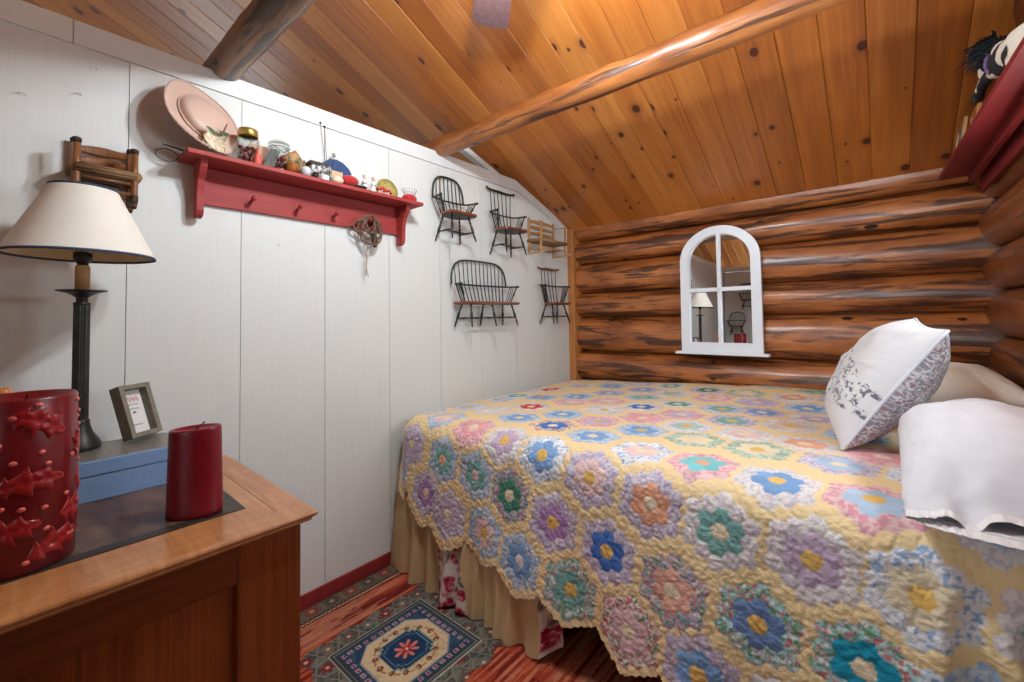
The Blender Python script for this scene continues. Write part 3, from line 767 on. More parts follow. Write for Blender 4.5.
def pincushion(c, rx, ry, h, label, lobes):
    t = thing('pincushion', c, label, 'pincushion'); n, m = 14, 48; G = np.zeros((n, m, 3))
    for i in range(n):
        th = PI * i / (n - 1)
        for j in range(m):
            a = 2 * PI * j / m; k = 1 - .09 * abs(math.sin(a * lobes / 2)) ** 6 * math.sin(th)
            sy = abs(math.sin(th)) ** .7
            G[i, j] = (c[0] + rx * sy * math.cos(a) * k, c[1] + ry * sy * math.sin(a) * k, c[2] + h / 2 - (h / 2) * math.cos(th) * (1 - .0 * k))
    MB().grid(G, closed=True).build('cushion', P('red_velvet', rgb(168, 18, 24), rgb(186, 30, 34), scale=60, rough=.7, sheen=.4), t)
    return t
t = pincushion((XW + .095, 1.036, SZ + .012), .036, .044, .052, 'round red velvet pincushion on a black foot beside the blue picture', 6)
MB().lathe([(0, 0), (.026, 0), (.03, .006), (.03, .014), (0, .014)], (XW + .095, 1.036, SZ), 24).build('foot', M['black'], t)
b = MB(); b.lathe([(0, 0), (.022, 0), (.03, .008), (.034, .014), (.031, .014), (.02, .006), (0, .005)], (XW + .118, 1.075, SZ), 28, sy=1.1)
simple('trinket_dish', b, M['black'], 'tiny black oval dish at the shelf edge under the red pincushion', 'dish', (XW + .118, 1.075, SZ))

# two angels
def figurine(c, label, ph):
    t = thing('angel_figurine', c, label, 'figurine', 'white figurines on the red shelf')
    wh = P('white_porcelain', rgb(226, 222, 216), rgb(236, 233, 228), scale=30, rough=.35)
    MB().lathe([(0, 0), (.018, 0), (.019, .004), (.016, .02), (.011, .038), (.009, .05), (.0115, .058), (.01, .066), (.004, .07), (0, .071)], c, 20).tube([Vector(c) + Vector((0, -.01, .06)), Vector(c) + Vector((.01, -.012, .05)), Vector(c) + Vector((.014, 0, .048)), Vector(c) + Vector((.01, .012, .05)), Vector(c) + Vector((0, .01, .06))], .0035, 8).build('robe', wh, t)
    MB().sphere(Vector(c) + Vector((.001, 0, .081)), (.0085, .0085, .0105), 14, 10).build('head', P('flesh_porcelain', rgb(222, 190, 166), rgb(228, 198, 176), scale=30, rough=.4), t)
    MB().sphere(Vector(c) + Vector((-.0015, 0, .085)), (.009, .0092, .0085), 14, 8).build('hair', P('fair_hair', rgb(190, 158, 104), rgb(204, 174, 122), scale=90, rough=.7), t)
    for s in (-1, 1):
        MB().prism([(0, .038), (.012 * s, .034), (.022 * s, .052), (.02 * s, .07), (.01 * s, .07), (.002 * s, .058)], Vector(c) + Vector((-.012, 0, 0)), (0, 1, 0), (0, 0, 1), (.003, 0, 0)).build('wing', wh, t)
figurine((XW + .09, 1.118, SZ), 'white angel figurine right next to the red velvet pincushion', 0)
figurine((XW + .09, 1.168, SZ), 'white angel figurine nearest the gold rimmed plate', 1)

t = thing('display_plate', (XW + .035, 1.285, SZ), 'small round yellow and green plate standing upright behind the red mushrooms', 'plate')
c = Vector((XW + .03, 1.283, SZ + .061)); ax = Vector((1, -.05, .16))
MB().lathe([(0, 0), (.04, 0), (.06, .006), (.0605, .009), (.038, .0035), (0, .0035)], c, 40, axis=ax).build('plate', P('yellow_green_glaze', rgb(196, 176, 84), rgb(120, 132, 74), scale=50, rough=.3, coat=.3), t)
MB().lathe([(0, .004), (.034, .0042), (.036, .0036)], c, 32, axis=ax).build('plate_well', P('cream_painted_glaze', rgb(214, 194, 140), rgb(150, 130, 84), scale=70, rough=.3), t)
MB().lathe([(.0585, .0065), (.0615, .008), (.062, .0095), (.059, .0095)], c, 40, axis=ax).build('plate_rim', P('gold_rim', rgb(150, 130, 66), rgb(170, 150, 84), scale=50, rough=.35), t)

t = thing('mushroom_ornament', (XW + .115, 1.215, SZ), 'cluster of red capped white mushrooms in front of the upright plate', 'ornament')
mc = P('red_cap', rgb(196, 44, 36), rgb(206, 58, 48), scale=50, rough=.4); mw = P('white_stalk', rgb(226, 220, 210), rgb(236, 230, 222), scale=40, rough=.5)
for k, (dx, dy, h) in enumerate(((0, 0, .046), (.008, -.024, .034), (.006, .028, .036), (.014, .008, .026), (-.004, .046, .028))):
    c = Vector((XW + .112 + dx, 1.205 + dy, SZ))
    MB().lathe([(0, 0), (.007, 0), (.005, h * .5), (.0055, h * .75), (0, h * .75)], c, 14).build('stalk', mw, t)
    MB().lathe([(0, h * .66), (.012, h * .66), (.015, h * .74), (.012, h * .92), (.006, h), (0, h * 1.01)], c, 18).build('cap', mc, t)

t = pincushion((XW + .095, 1.383, SZ), .036, .043, .046, 'red tomato pincushion stuck with pins at the right end of the shelf', 8)
rr = random.Random(8)
for k in range(16):
    a = 2 * PI * k / 16; p = Vector((XW + .095 + .02 * math.cos(a), 1.383 + .028 * math.sin(a), SZ + .040)); d = Vector((.25 * math.cos(a), .5 * math.sin(a), 1)).normalized()
    MB().tube([p, p + d * rr.uniform(.02, .036)], .0009, 5).sphere(p + d * .034, .0022, 6, 4).build('pin', M['iron'], t)

# hat pins leaning on the wall
hp = []
for k, (y0, z0, y1, z1) in enumerate(((.937, 2.246, .955, SZ + .10), (.957, 2.234, .962, SZ + .10))):
    t = thing('hat_pin', (XW + .012, y1, z1), ('left' if k == 0 else 'right') + ' one of two long black hat pins stuck in the white wall above the shelf', 'hat pin', 'hat pins')
    MB().tube([(XW + .004, y0, z0), (XW + .02, y1, z1)], .0012, 6).build('shaft', M['iron'], t)
    MB().sphere((XW + .005, y0, z0 + .003), .0055, 12, 8).build('bead', M['black'], t)
t = thing('hat_pin', (XW + .05, .988, SZ + .11), 'short hat pin with a silver ball head above the blue picture', 'hat pin', 'hat pins')
MB().tube([(XW + .03, .985, SZ + .11), (XW + .034, .989, SZ + .163)], .0012, 6).build('shaft', M['iron'], t)
MB().sphere((XW + .034, .989, SZ + .17), .010, 14, 10).build('bead', P('silver_bead', rgb(170, 160, 150), rgb(196, 188, 178), scale=40, rough=.3, metal=.7), t)

# bent nails in the wall
for k, (y, z, lab) in enumerate(((.165, 2.171, 'bent nail highest of three in the white wall above the rush chair'), (.130, 2.068, 'curved nail just below the highest nail above the lampshade'), (.007, 2.021, 'bent nail nearest the left edge of the white wall'), (.757, 1.632, 'bent nail in the white wall under the red shelf'))):
    b = MB(); b.tube([(XW - .002, y, z), (XW + .01, y - .004, z + .003), (XW + .018, y - .012, z + .004), (XW + .02, y - .016, z - .006)], .0016, 6)
    tag(b.build('wall_nail', M['white_trim'], origin=(XW, y, z)), lab, 'nail', 'nails in the white wall')

# ------------------------------------------------------------------ miniature chairs on the white wall
def turned(p0, p1, r, k=9, bul=.35):
    """points and radii of a turned leg from seat to foot"""
    p0, p1 = Vector(p0), Vector(p1); prof = [(0, .7), (.12, .95), (.2, .6), (.25, 1.1), (.3, .65), (.42, 1.15), (.55, 1.25), (.68, .85), (.73, .6), (.78, 1.0), (.83, .75), (1, .6)]
    return [p0.lerp(p1, t) for t, _ in prof], [r * q for _, q in prof]

def bow(a0, a1, h0, ht, d, n=33, pw=.5, rake=0.):
    """arched hoop in the back plane: from (a0,h0) up to ht and down to (a1,h0)"""
    pts = []
    for i in range(n):
        t = i / (n - 1); a = PI * (1 - t); ca, sa = math.cos(a), math.sin(a)
        x = (a0 + a1) / 2 + (a1 - a0) / 2 * math.copysign(abs(ca) ** pw, ca)
        z = h0 + (ht - h0) * abs(sa) ** .75
        pts.append(Vector((d - rake * (z - h0), x, z)))
    return pts

def windsor(name, label, w, dp, hs, ha, ht, style, legs, nsp, spread=None, armw=None, group='miniature chairs hung on the white wall'):
    """local frame: x out of the wall, y along it, z up; foot of the legs at z = 0"""
    t = thing(name, (0, 0, 0), label, 'miniature chair', group)
    spread = spread or w * 1.0; armw = armw or w * 1.28
    th = .014
    # seat
    if style == 'bench': poly = [(.024, -w / 2), (dp, -w / 2 - .01), (dp + .012, 0), (dp, w / 2 + .01), (.024, w / 2)]
    else: poly = [(.03 + dp * .48 * (1 - math.cos(a)) , w / 2 * (math.sin(a) if a < PI / 2 else 1) * (1 if a < PI / 2 else 1 - .22 * ((a - PI / 2) / (PI / 2)) ** 3)) for a in np.linspace(0.12, PI, 11)]
    if style != 'bench': poly = poly + [(x, -y) for x, y in poly[::-1]]
    b = MB(); b.prism(poly, (0, 0, hs - th), (1, 0, 0), (0, 1, 0), (0, 0, th))
    b.build('seat', M['chairseat'], t)
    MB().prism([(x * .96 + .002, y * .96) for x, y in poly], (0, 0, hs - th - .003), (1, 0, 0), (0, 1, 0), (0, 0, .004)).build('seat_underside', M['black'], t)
    # legs
    sx = (.05, dp - .025)
    ys = [-1, 1] if legs == 4 else [-1, 0, 1]
    feet = {}
    for i, x in enumerate(sx):
        for y in ys:
            foot = (.018 if i == 0 else dp + .01, y * spread / 2 * (1.0 if i == 0 else .95), 0.)
            top = (x, y * spread / 2 * .66 if legs == 4 else y * spread / 2 * .84, hs - th)
            feet[i, y] = (Vector(top), Vector(foot))
            p, r = turned(top, foot, .0072); MB().tube(p, r, 8).build('leg', M['black'], t)
    at = lambda k, q: feet[k][0].lerp(feet[k][1], q)
    sw = lambda a, c: MB().tube([a, a.lerp(c, .3), a.lerp(c, .5), a.lerp(c, .7), c], [.0034, .005, .0064, .005, .0034], 8)
    for y in ys: sw(at((0, y), .62), at((1, y), .62)).build('stretcher', M['black'], t)
    for y0, y1 in zip(ys[:-1], ys[1:]):
        sw((at((0, y0), .62) + at((1, y0), .62)) / 2, (at((0, y1), .62) + at((1, y1), .62)) / 2).build('stretcher', M['black'], t)
    # arm rail: bent U
    n = 25; arm = []
    fx = dp * .86
    for i in range(n):
        q = i / (n - 1) * 2 - 1; s = 1 if q > 0 else -1; q = abs(q)
        if q < .55: a = q / .55 * PI / 2; p = (.022 + .03 * (1 - math.cos(a)), s * armw / 2 * .94 * math.sin(a) ** .9 if q else 0, ha)
        else: k = (q - .55) / .45; p = (.052 + (fx - .052) * k, s * armw / 2 * (.94 + .09 * k), ha - .003 * k)
        arm.append(Vector(p))
    rad = [.0074 if i in (0, 1, n - 2, n - 1) else .0056 for i in range(n)]
    MB().tube(arm, rad, 8).build('arm_rail', M['black'], t)
    for s in (-1, 1):
        p, r = turned((fx - .012, s * armw / 2 * 1.0, ha), (fx - .03, s * w / 2 * .9, hs), .006); MB().tube(p, r, 8).build('arm_post', M['black'], t)
        for k in range(3 if style != 'writing' else 4):
            q = (k + 1) / (4.2 if style != 'writing' else 5.)
            MB().tube([(.052 + (fx - .07) * q, s * armw / 2 * (.95 + .05 * q), ha), (.05 + (dp - .09) * q, s * w / 2 * .86, hs)], .003, 6).build('spindle', M['black'], t)
    # back
    if style in ('sack', 'bench'):
        hw = armw * (.43 if style == 'sack' else .485)
        hoop = bow(-hw, hw, ha, ht, .026, pw=.62 if style == 'sack' else .42, rake=.06)
        MB().tube(hoop, .0058, 8).build('back_hoop', M['black'], t)
        for k in range(nsp):
            a = (k + .5) / nsp * 2 - 1; top = None
            for p0, p1 in zip(hoop[:-1], hoop[1:]):
                ya = a * hw * (.86 if style == 'sack' else .95)
                if p0.y <= ya <= p1.y: top = p0.lerp(p1, (ya - p0.y) / max(1e-6, p1.y - p0.y))
            if top is None: continue
            MB().tube([top, (.026, a * hw * .93, ha), (.05, a * w * .44, hs)], [.0028, .0033, .0036], 6).build('spindle', M['black'], t)
    else:
        cw = armw * (.5 if style == 'comb' else .44)
        # comb crest: curved board with turned up ears
        G = np.zeros((21, 9, 3))
        for i in range(21):
            q = i / 20 * 2 - 1; zz = ht - .012 + .012 * abs(q) ** 3 + .004 * math.cos(q * PI)
            hh = .0105 * (1 - .35 * abs(q)) + (.004 if abs(q) > .9 else 0)
            for j in range(9):
                a = 2 * PI * j / 8; G[i, j] = (.024 + .016 * q * q - .012 + .004 * math.cos(a), q * cw, zz + hh * math.sin(a))
        MB().grid(G).build('crest_rail', M['chairseat'] if style == 'writing' else M['black'], t)
        for k in range(nsp):
            a = (k + .5) / nsp * 2 - 1
            MB().tube([(.014 + .014 * a * a, a * cw * .86, ht - .014), (.026, a * cw * .8, ha), (.05, a * w * .4, hs)], [.0028, .0033, .0036], 6).build('spindle', M['black'], t)
    return t

c = windsor('windsor_chair', 'black hoop-backed miniature Windsor armchair hung nearest the red shelf', .215, .155, .165, .255, .405, 'sack', 4, 7, spread=.20, armw=.285)
c.location = (XW + .002, 1.722, 1.760)
c = windsor('windsor_chair', 'black comb-backed miniature Windsor armchair hung highest between hoop chair and light rocker', .235, .155, .172, .285, .462, 'comb', 4, 6, spread=.22, armw=.29)
c.location = (XW + .002, 2.205, 1.728)
c = windsor('windsor_bench', 'wide black miniature Windsor settee with a brown seat hung below the two Windsor armchairs', .475, .155, .155, .265, .425, 'bench', 6, 13, spread=.45, armw=.52)
c.location = (XW + .002, 1.99, 1.243)
c = windsor('windsor_chair', 'black miniature comb-backed armchair hung lowest, beside the pine corner post', .245, .135, .165, .300, .445, 'writing', 4, 5, spread=.235, armw=.32)
c.location = (XW + .002, 2.765, 1.240)

def ladder(name, label, loc, w, dp, hr, hf, hs, post, mat, rocker, slats, rush, group='miniature chairs hung on the white wall'):
    t = thing(name, (0, 0, 0), label, 'miniature chair', group)
    for x, h, k in ((.02, hr, 0), (dp, hf, 1)):
        for s in (-1, 1):
            p = MB().tube([(x, s * w / 2, .012 if rocker else 0), (x, s * w / 2, h * .3), (x, s * w / 2, h * .55), (x, s * w / 2, h)], [post * .85, post, post, post * .95], 10)
            lp = p.build('leg' if k else 'back_post', mat, t)
            if not rocker:
                MB().lathe([(0, 0), (post * 1.05, 0), (post * 1.1, .014), (post * .8, .017), (0, .018)], (x, s * w / 2, h - .006), 14).build('dark_cap', M['darkcap'], lp)
                MB().lathe([(0, .035), (post * 1.06, .035), (post * 1.08, .02), (post * .6, -.008), (0, -.01)], (x, s * w / 2, 0), 14).build('dark_foot', M['darkcap'], lp)
    for z in slats:
        G = np.zeros((13, 9, 3))
        for i in range(13):
            q = i / 12 * 2 - 1
            for j in range(9):
                a = 2 * PI * j / 8; G[i, j] = (.02 - .008 * (1 - q * q) + .003 * math.cos(a), q * w / 2, z + (.007 + .009 * (1 - q * q)) * math.sin(a) + .004 * (1 - q * q))
        MB().grid(G).build('slat', mat, t)
    # woven seat
    n = 15; G = np.zeros((n, n, 3)); G2 = np.zeros((n, n, 3))
    for i in range(n):
        for j in range(n):
            u, v = i / (n - 1), j / (n - 1); e = min(u, 1 - u, v, 1 - v)
            x = .014 + (dp - .008) * u; y = (v - .5) * (w + .01)
            G[i, j] = (x, y, hs + .006 * min(1, e * 6) + .004 * math.sin(e * 60)); G2[i, j] = (x, y, hs - .02 + .004 * min(1, e * 6) * -1)
    b = MB(); b.grid(G); b.grid(G2)
    for a, c in (((0, 0), (0, 1)), ((1, 0), (1, 1)), ((0, 0), (1, 0)), ((0, 1), (1, 1))):
        pa = Vector((.014 + (dp - .008) * a[0], (a[1] - .5) * (w + .01), hs - .009)); pb = Vector((.014 + (dp - .008) * c[0], (c[1] - .5) * (w + .01), hs - .009))
        b.tube([pa, pb], .0125 if rocker else .016, 12)
    b.build('seat', rush, t)
    for s in (-1, 1):
        for z in ((hs * .5,) if rocker else (hs * .42, hs * .72)):
            MB().tube([(.02, s * w / 2, z), (dp, s * w / 2, z)], post * .5, 8).build('stretcher', mat, t)
        if rocker:
            MB().tube([(.012, s * w / 2, hr - .03), (dp * .5, s * (w / 2 + .003), hf + .004), (dp + .015, s * (w / 2 + .003), hf)], [.004, .0055, .006], 8).build('arm', mat, t)
            pts = [(x, s * w / 2, .006 + .9 * (x - dp * .52) ** 2) for x in np.linspace(-.0, dp + .055, 13)]
            MB().tube(pts, .0065, 8).build('rocker', mat, t)
    for x in (.02, dp):
        for z in ((hs * .42,) if rocker else (hs * .35, hs * .68)):
            MB().tube([(x, -w / 2, z), (x, w / 2, z)], post * .5, 8).build('stretcher', mat, t)
    t.location = loc
    return t
ladder('rocking_chair', 'light wood miniature rocking chair with a woven seat hung by the corner post', (XW - .008, 2.70, 1.772), .325, .135, .285, .235, .112, .0095, M['lightwood'], True, (.17, .215, .262), M['rush_light'])
ladder('ladder_back_chair', 'brown miniature chair with rush seat and dark post caps hung above the lampshade', (XW + .004, .183, 1.695), .138, .100, .205, .185, .110, .0105, M['brownwood'], False, (.185, .15), M['rush'])

# two more chairs and a picture on the rear partition, seen in the arched mirror
c = windsor('windsor_chair', 'black hoop-backed miniature chair on the rear wall seen only in the arched mirror', .215, .155, .165, .255, .405, 'sack', 4, 7, spread=.20, armw=.285, group='miniature chairs seen in the mirror')
c.location = (-1.80, -2.098, 1.12); c.rotation_euler = (0, 0, PI / 2)
c = windsor('windsor_chair', 'black comb-backed miniature chair on the rear wall seen at the right in the arched mirror', .235, .155, .172, .285, .462, 'comb', 4, 6, spread=.22, armw=.29, group='miniature chairs seen in the mirror')
c.location = (-1.60, -2.098, 1.56); c.rotation_euler = (0, 0, PI / 2)

# ------------------------------------------------------------------ arched mirror on the log wall
def arched_mirror():
    yb = 3.085; xc = -.792; z0 = 1.038; w = .50; zt = 1.892   # hung on the bulge of the logs
    t = thing('arched_mirror', (xc, yb, z0), 'white arched window-frame mirror with four panes hung on the log wall', 'mirror')
    def outline(hw, zb, ztop, n=24, drop=.0):
        zs = ztop - hw * .92
        return [(-hw, zb), (hw, zb)] + [(hw * math.cos(a), zs + hw * .92 * math.sin(a)) for a in np.linspace(0, PI, n)]
    O = outline(w / 2, z0, zt); I = outline(w / 2 - .058, z0 + .066, zt - .056)
    b = MB(); n = len(O); d0, d1 = yb, yb - .034
    V = [(xc + x, d0, z) for x, z in O] + [(xc + x, d1, z) for x, z in O] + [(xc + x, d1, z) for x, z in I] + [(xc + x, d0, z) for x, z in I]
    F = []
    for i in range(n):
        j = (i + 1) % n
        F += [(i, j, n + j, n + i), (n + i, n + j, 2 * n + j, 2 * n + i), (2 * n + i, 2 * n + j, 3 * n + j, 3 * n + i), (3 * n + i, 3 * n + j, j, i)]
    b.add(V, F); fr = b.build('frame', M['whitegloss'], t)
    MB().box((xc, yb - .018, (z0 + zt) / 2), (.022, .022, zt - z0 - .1), bev=.002).build('glazing_bar', M['whitegloss'], t)
    MB().box((xc, yb - .018, 1.462), (w - .09, .022, .026), bev=.002).build('glazing_bar', M['whitegloss'], t)
    MB().box((xc, yb - .03, z0 - .006), (w + .07, .075, .018), bev=.003).build('sill', M['whitegloss'], t)
    g = outline(w / 2 - .05, z0 + .058, zt - .048)
    MB().prism(g, (xc, yb - .011, 0), (1, 0, 0), (0, 0, 1), (0, .006, 0)).build('mirror_glass', M['mirror'], t)
    t.rotation_euler = (-.02, 0, .004)
arched_mirror()

# ------------------------------------------------------------------ dresser
DZ = .821
def dresser():
    x0, x1, y0, y1 = -1.80, -1.088, -.78, .505
    t = thing('dresser', ((x0 + x1) / 2, (y0 + y1) / 2, 0), 'orange brown oak dresser with a dark inset top in the left foreground', 'dresser')
    # moulded top: profile swept round the edge
    prof = [(-.014, -.027), (-.004, -.027), (.0, -.025), (.002, -.021), (.001, -.017), (.006, -.016), (.0105, -.012), (.012, -.007), (.0105, -.003), (.006, -.0005), (.002, 0)]
    b = MB(); V = []; F = []
    xa, xb, ya, yb_ = x0 + .012, x1 - .012, y0 + .012, y1 - .012
    for (o, z) in prof:
        V += [(xa - o, ya - o, DZ + z), (xb + o, ya - o, DZ + z), (xb + o, yb_ + o, DZ + z), (xa - o, yb_ + o, DZ + z)]
    for i in range(len(prof) - 1):
        for j in range(4): F.append((4 * i + j, 4 * i + (j + 1) % 4, 4 * i + 4 + (j + 1) % 4, 4 * i + 4 + j))
    k = 4 * (len(prof) - 1); F.append((0, 3, 2, 1))
    # top face with scored border lines: frame boards with fine gaps
    b.add(V, F); b.build('top_moulding', M['dtop'], t)
    X = (x0 + .012 - .004, x1 - .012 + .004); Y = (y0 + .008, y1 - .008)
    bd = .065
    b = MB()
    def board(xa, xb, ya, yb): b.box(((xa + xb) / 2, (ya + yb) / 2, DZ - .006), (xb - xa - .0012, yb - ya - .0012, .0125), bev=.0006, seg=1)
    board(X[1] - bd, X[1], Y[0], Y[1]); board(X[0], X[0] + bd, Y[0], Y[1]); board(X[0] + bd, X[1] - bd, Y[1] - bd, Y[1]); board(X[0] + bd, X[1] - bd, Y[0], Y[0] + bd)
    b.box(((X[0] + X[1]) / 2, (Y[0] + Y[1]) / 2, DZ - .007), (X[1] - X[0] - 2 * bd, Y[1] - Y[0] - 2 * bd, .0125))
    b.build('top', M['dtop'], t)
    ia, ib, ja, jb = X[0] + .12, -1.243, Y[0] + .11, .389
    b = MB(); wd = .032
    for (xa, xb, ya, yb) in ((ia, ib, jb - wd, jb), (ia, ib, ja, ja + wd), (ib - wd, ib, ja + wd, jb - wd), (ia, ia + wd, ja + wd, jb - wd)):
        b.box(((xa + xb) / 2, (ya + yb) / 2, DZ + .0002), (xb - xa, yb - ya, .002))
    b.build('inset_border', M['leatheredge'], t)
    MB().box(((ia + ib) / 2, (ja + jb) / 2, DZ + .0002), (ib - ia - 2 * wd, jb - ja - 2 * wd, .002)).build('inset', M['leather'], t)
    # case
    fx = x1 - .026; cz = DZ - .027; py1 = y1 - .032
    MB().box(((x0 + .02 + fx - .02) / 2, (y0 + py1 - .004) / 2 + .01, (cz + .06) / 2), (fx - x0 - .04, py1 - y0 - .03, cz - .06)).build('case', M['dcase'], t)
    st = .138
    for ya, yb in ((py1 - st, py1), (y0 + .03, y0 + .03 + st), (-.235, -.235 + .06)):
        MB().box((fx - .011, (ya + yb) / 2, cz / 2 + .005), (.022, yb - ya, cz - .01), bev=.002).build('stile', M['dcase'], t)
    rl = .088
    for ya, yb in ((-.175, py1 - st), (y0 + .03 + st, -.235)):
        MB().box((fx - .0115, (ya + yb) / 2, cz - rl / 2), (.022, yb - ya - .001, rl), bev=.0015).build('rail', M['drail'], t)
        MB().box((fx - .0115, (ya + yb) / 2, .06 + .05), (.022, yb - ya - .001, .1), bev=.0015).build('rail', M['drail'], t)
        MB().box((fx - .02, (ya + yb) / 2, (cz - rl + .16) / 2), (.012, yb - ya, cz - rl - .16)).build('panel', M['dcase'], t)
        MB().tube([(fx - .012, ya + .004, cz - rl - .001), (fx - .012, yb - .004, cz - rl - .001)], .004, 8).build('bead', M['drail'], t)
    MB().box(((x0 + .02 + fx) / 2, py1 - .010, cz / 2 + .005), (fx - x0 - .022, .02, cz - .012), bev=.003).build('end_panel', M['dcase'], t)
    MB().box(((x0 + .02 + fx) / 2, y0 + .040, cz / 2 + .005), (fx - x0 - .022, .02, cz - .012), bev=.003).build('end_panel', M['dcase'], t)
dresser()

# ---- big holly candle
def holly_candle():
    ax, ay, R, zb, zt = -1.321, .014, .0755, DZ + .0012, 1.157
    t = thing('holly_candle', (ax, ay, zb), 'big round red candle with raised holly leaves and berries at the left edge', 'candle')
    H = zt - zb
    MB().lathe([(0, 0), (R - .004, 0), (R, .004), (R, H - .006), (R - .003, H), (R - .008, H - .001), (R * .8, H - .012), (0, H - .018)], (ax, ay, zb), 72).build('wax', M['wax'], t)
    MB().tube([(ax, ay, zt - .02), (ax + .002, ay + .001, zt - .004), (ax + .006, ay + .003, zt + .001)], .0016, 6).build('wick', M['wick'], t)
    def surf(a, z, d): return (ax + (R + d) * math.cos(a), ay + (R + d) * math.sin(a), z)
    def leaf(adeg, z, L, tilt, wd=.033):
        a0 = math.radians(adeg); ct, stl = math.cos(tilt), math.sin(tilt); n, m = 60, 11; G = np.zeros((n, m, 3))
        for i in range(n):
            q = i / (n - 1); s = (q - .5) * L
            lob = ((q * 3.6 + .15) % 1.0)      # spines along each side, swept to the tip
            half = wd * math.sin(PI * min(1, max(0, q)) ) ** .6 * (.46 + .54 * lob ** 2.2) + .0006
            for j in range(m):
                v = j / (m - 1) * 2 - 1; p = v * half + .006 * math.sin(q * PI * 1.2)
                du = s * ct - p * stl; dz = s * stl + p * ct
                rise = .0040 * (1 - v ** 4) ** .5 + .0022 * abs(v) * lob - (.0016 * max(0, 1 - abs(v) / .25)) * math.sin(PI * q) + .0006 * math.sin(q * 40 + abs(v) * 5)
                G[i, j] = surf(a0 + du / R, z + dz, max(-.0006, rise * math.sin(PI * q) ** .4 - .0006))
        MB().grid(G).build('holly_leaf', M['waxleaf'], t)
    for a in ((14, 1.105, .095, -.45), (6, .992, .105, .10), (66, .915, .07, -.1), (-13, .905, .085, .35), (38, .864, .095, .30), (84, 1.05, .07, 1.2), (95, .965, .07, -.6), (-55, 1.06, .09, .3), (-70, .93, .09, -.3), (118, .87, .08, .4), (125, 1.09, .08, -.4), (165, 1.0, .09, .2), (200, .9, .09, -.3), (230, 1.05, .09, .4), (275, .95, .09, .1)):
        leaf(*a)
    for (a, z) in ((13, 1.143), (-12, 1.122), (17, 1.050), (24, 1.026), (58, 1.03), (-26, 1.073), (-11, 1.037), (49, .955), (21, .942), (-2, .948), (24, .90), (29, .862), (3, .846), (60, .87), (82, 1.115), (88, 1.085), (88, 1.01), (80, .93), (53, .80 + .07), (-22, .955), (-34, 1.12), (-40, .99), (72, 1.14), (98, 1.1), (-48, .88)):
        b = MB(); b.sphere((0, 0, 0), (.0032, .0058, .0046), 12, 8)
        b.xf(Matrix.Translation(surf(math.radians(a), z, .001)) @ Matrix.Rotation(math.radians(a), 4, 'Z'))
        b.build('berry', M['waxberry'], t)
holly_candle()

# ---- oval candle
def oval_candle():
    c = Vector((-1.306, .297, DZ + .0012)); ang = math.radians(54)   # long axis direction
    t = thing('oval_candle', c, 'plain crimson oval candle with a bent black wick on the dresser corner', 'candle')
    n, m = 26, 56; G = np.zeros((n, m, 3)); H = .212
    e1 = Vector((math.cos(ang), math.sin(ang), 0)); e2 = Vector((-math.sin(ang), math.cos(ang), 0))
    prof = [(.0, 0), (.92, 0), (1.0, .004)] + [(1.0 - .07 * q, .004 + q * (H - .012)) for q in np.linspace(.05, 1, 14)] + [(.925, H - .004), (.91, H), (.88, H + .001), (.82, H - .002), (.5, H - .006), (.2, H - .009), (0, H - .01)]
    V = np.zeros((len(prof), m, 3))
    for i, (r_, z) in enumerate(prof):
        for j in range(m):
            a = 2 * PI * j / m
            p = c + e1 * (.061 * r_ * math.cos(a)) + e2 * (.040 * r_ * math.sin(a)) + Vector((0, 0, z + .0025 * (z / H) * math.cos(a)))
            V[i, j] = p
    MB().grid(V, closed=True).build('wax', M['waxdark'], t)
    p = c + Vector((0, 0, H - .010))
    MB().tube([p, p + Vector((0, 0, .010)) + e1 * .004, p + Vector((0, 0, .018)) + e1 * .014, p + Vector((0, 0, .024)) + e1 * .02], [.0018, .0016, .0016, .0022], 6).build('wick', M['wick'], t)
oval_candle()

# ---- blue box
BZ = DZ + .112
def blue_box():
    x0, x1, y0, y1 = -1.834, -1.607, .076, .338; rr_ = .035
    t = thing('keepsake_box', ((x0 + x1) / 2, (y0 + y1) / 2, DZ + .0012), 'pale blue rounded box with a grey satin lid under the lamp on the dresser', 'box')
    def rrect(o):
        pts = []
        for cx, cy, a0 in ((x1 - rr_, y1 - rr_, 0), (x0 + rr_, y1 - rr_, 90), (x0 + rr_, y0 + rr_, 180), (x1 - rr_, y0 + rr_, 270)):
            for a in np.linspace(a0, a0 + 90, 9): pts.append((cx + (rr_ + o) * math.cos(math.radians(a)), cy + (rr_ + o) * math.sin(math.radians(a))))
        return pts
    def slab(z0, z1, o, e=.003):
        b = MB(); L = [(z0, o - e * .6), (z0 + e * .6, o), (z1 - e, o), (z1, o - e)]; n = 36; V = []; F = []
        for z, oo in L: V += [(x, y, z) for x, y in rrect(oo)]
        for i in range(len(L) - 1):
            for j in range(n): F.append((i * n + j, i * n + (j + 1) % n, (i + 1) * n + (j + 1) % n, (i + 1) * n + j))
        F.append(tuple(range(n))[::-1]); F.append(tuple(range((len(L) - 1) * n, len(L) * n)))
        return b.add(V, F)
    slab(DZ + .0012, DZ + .069, -.002).build('box_body', M['bluebox'], t)
    ld = slab(DZ + .0705, BZ - .002, .0).build('lid', M['bluebox'], t)
    slab(BZ - .004, BZ, -.004, .0015).build('lid_cover', M['greylid'], ld)
blue_box()

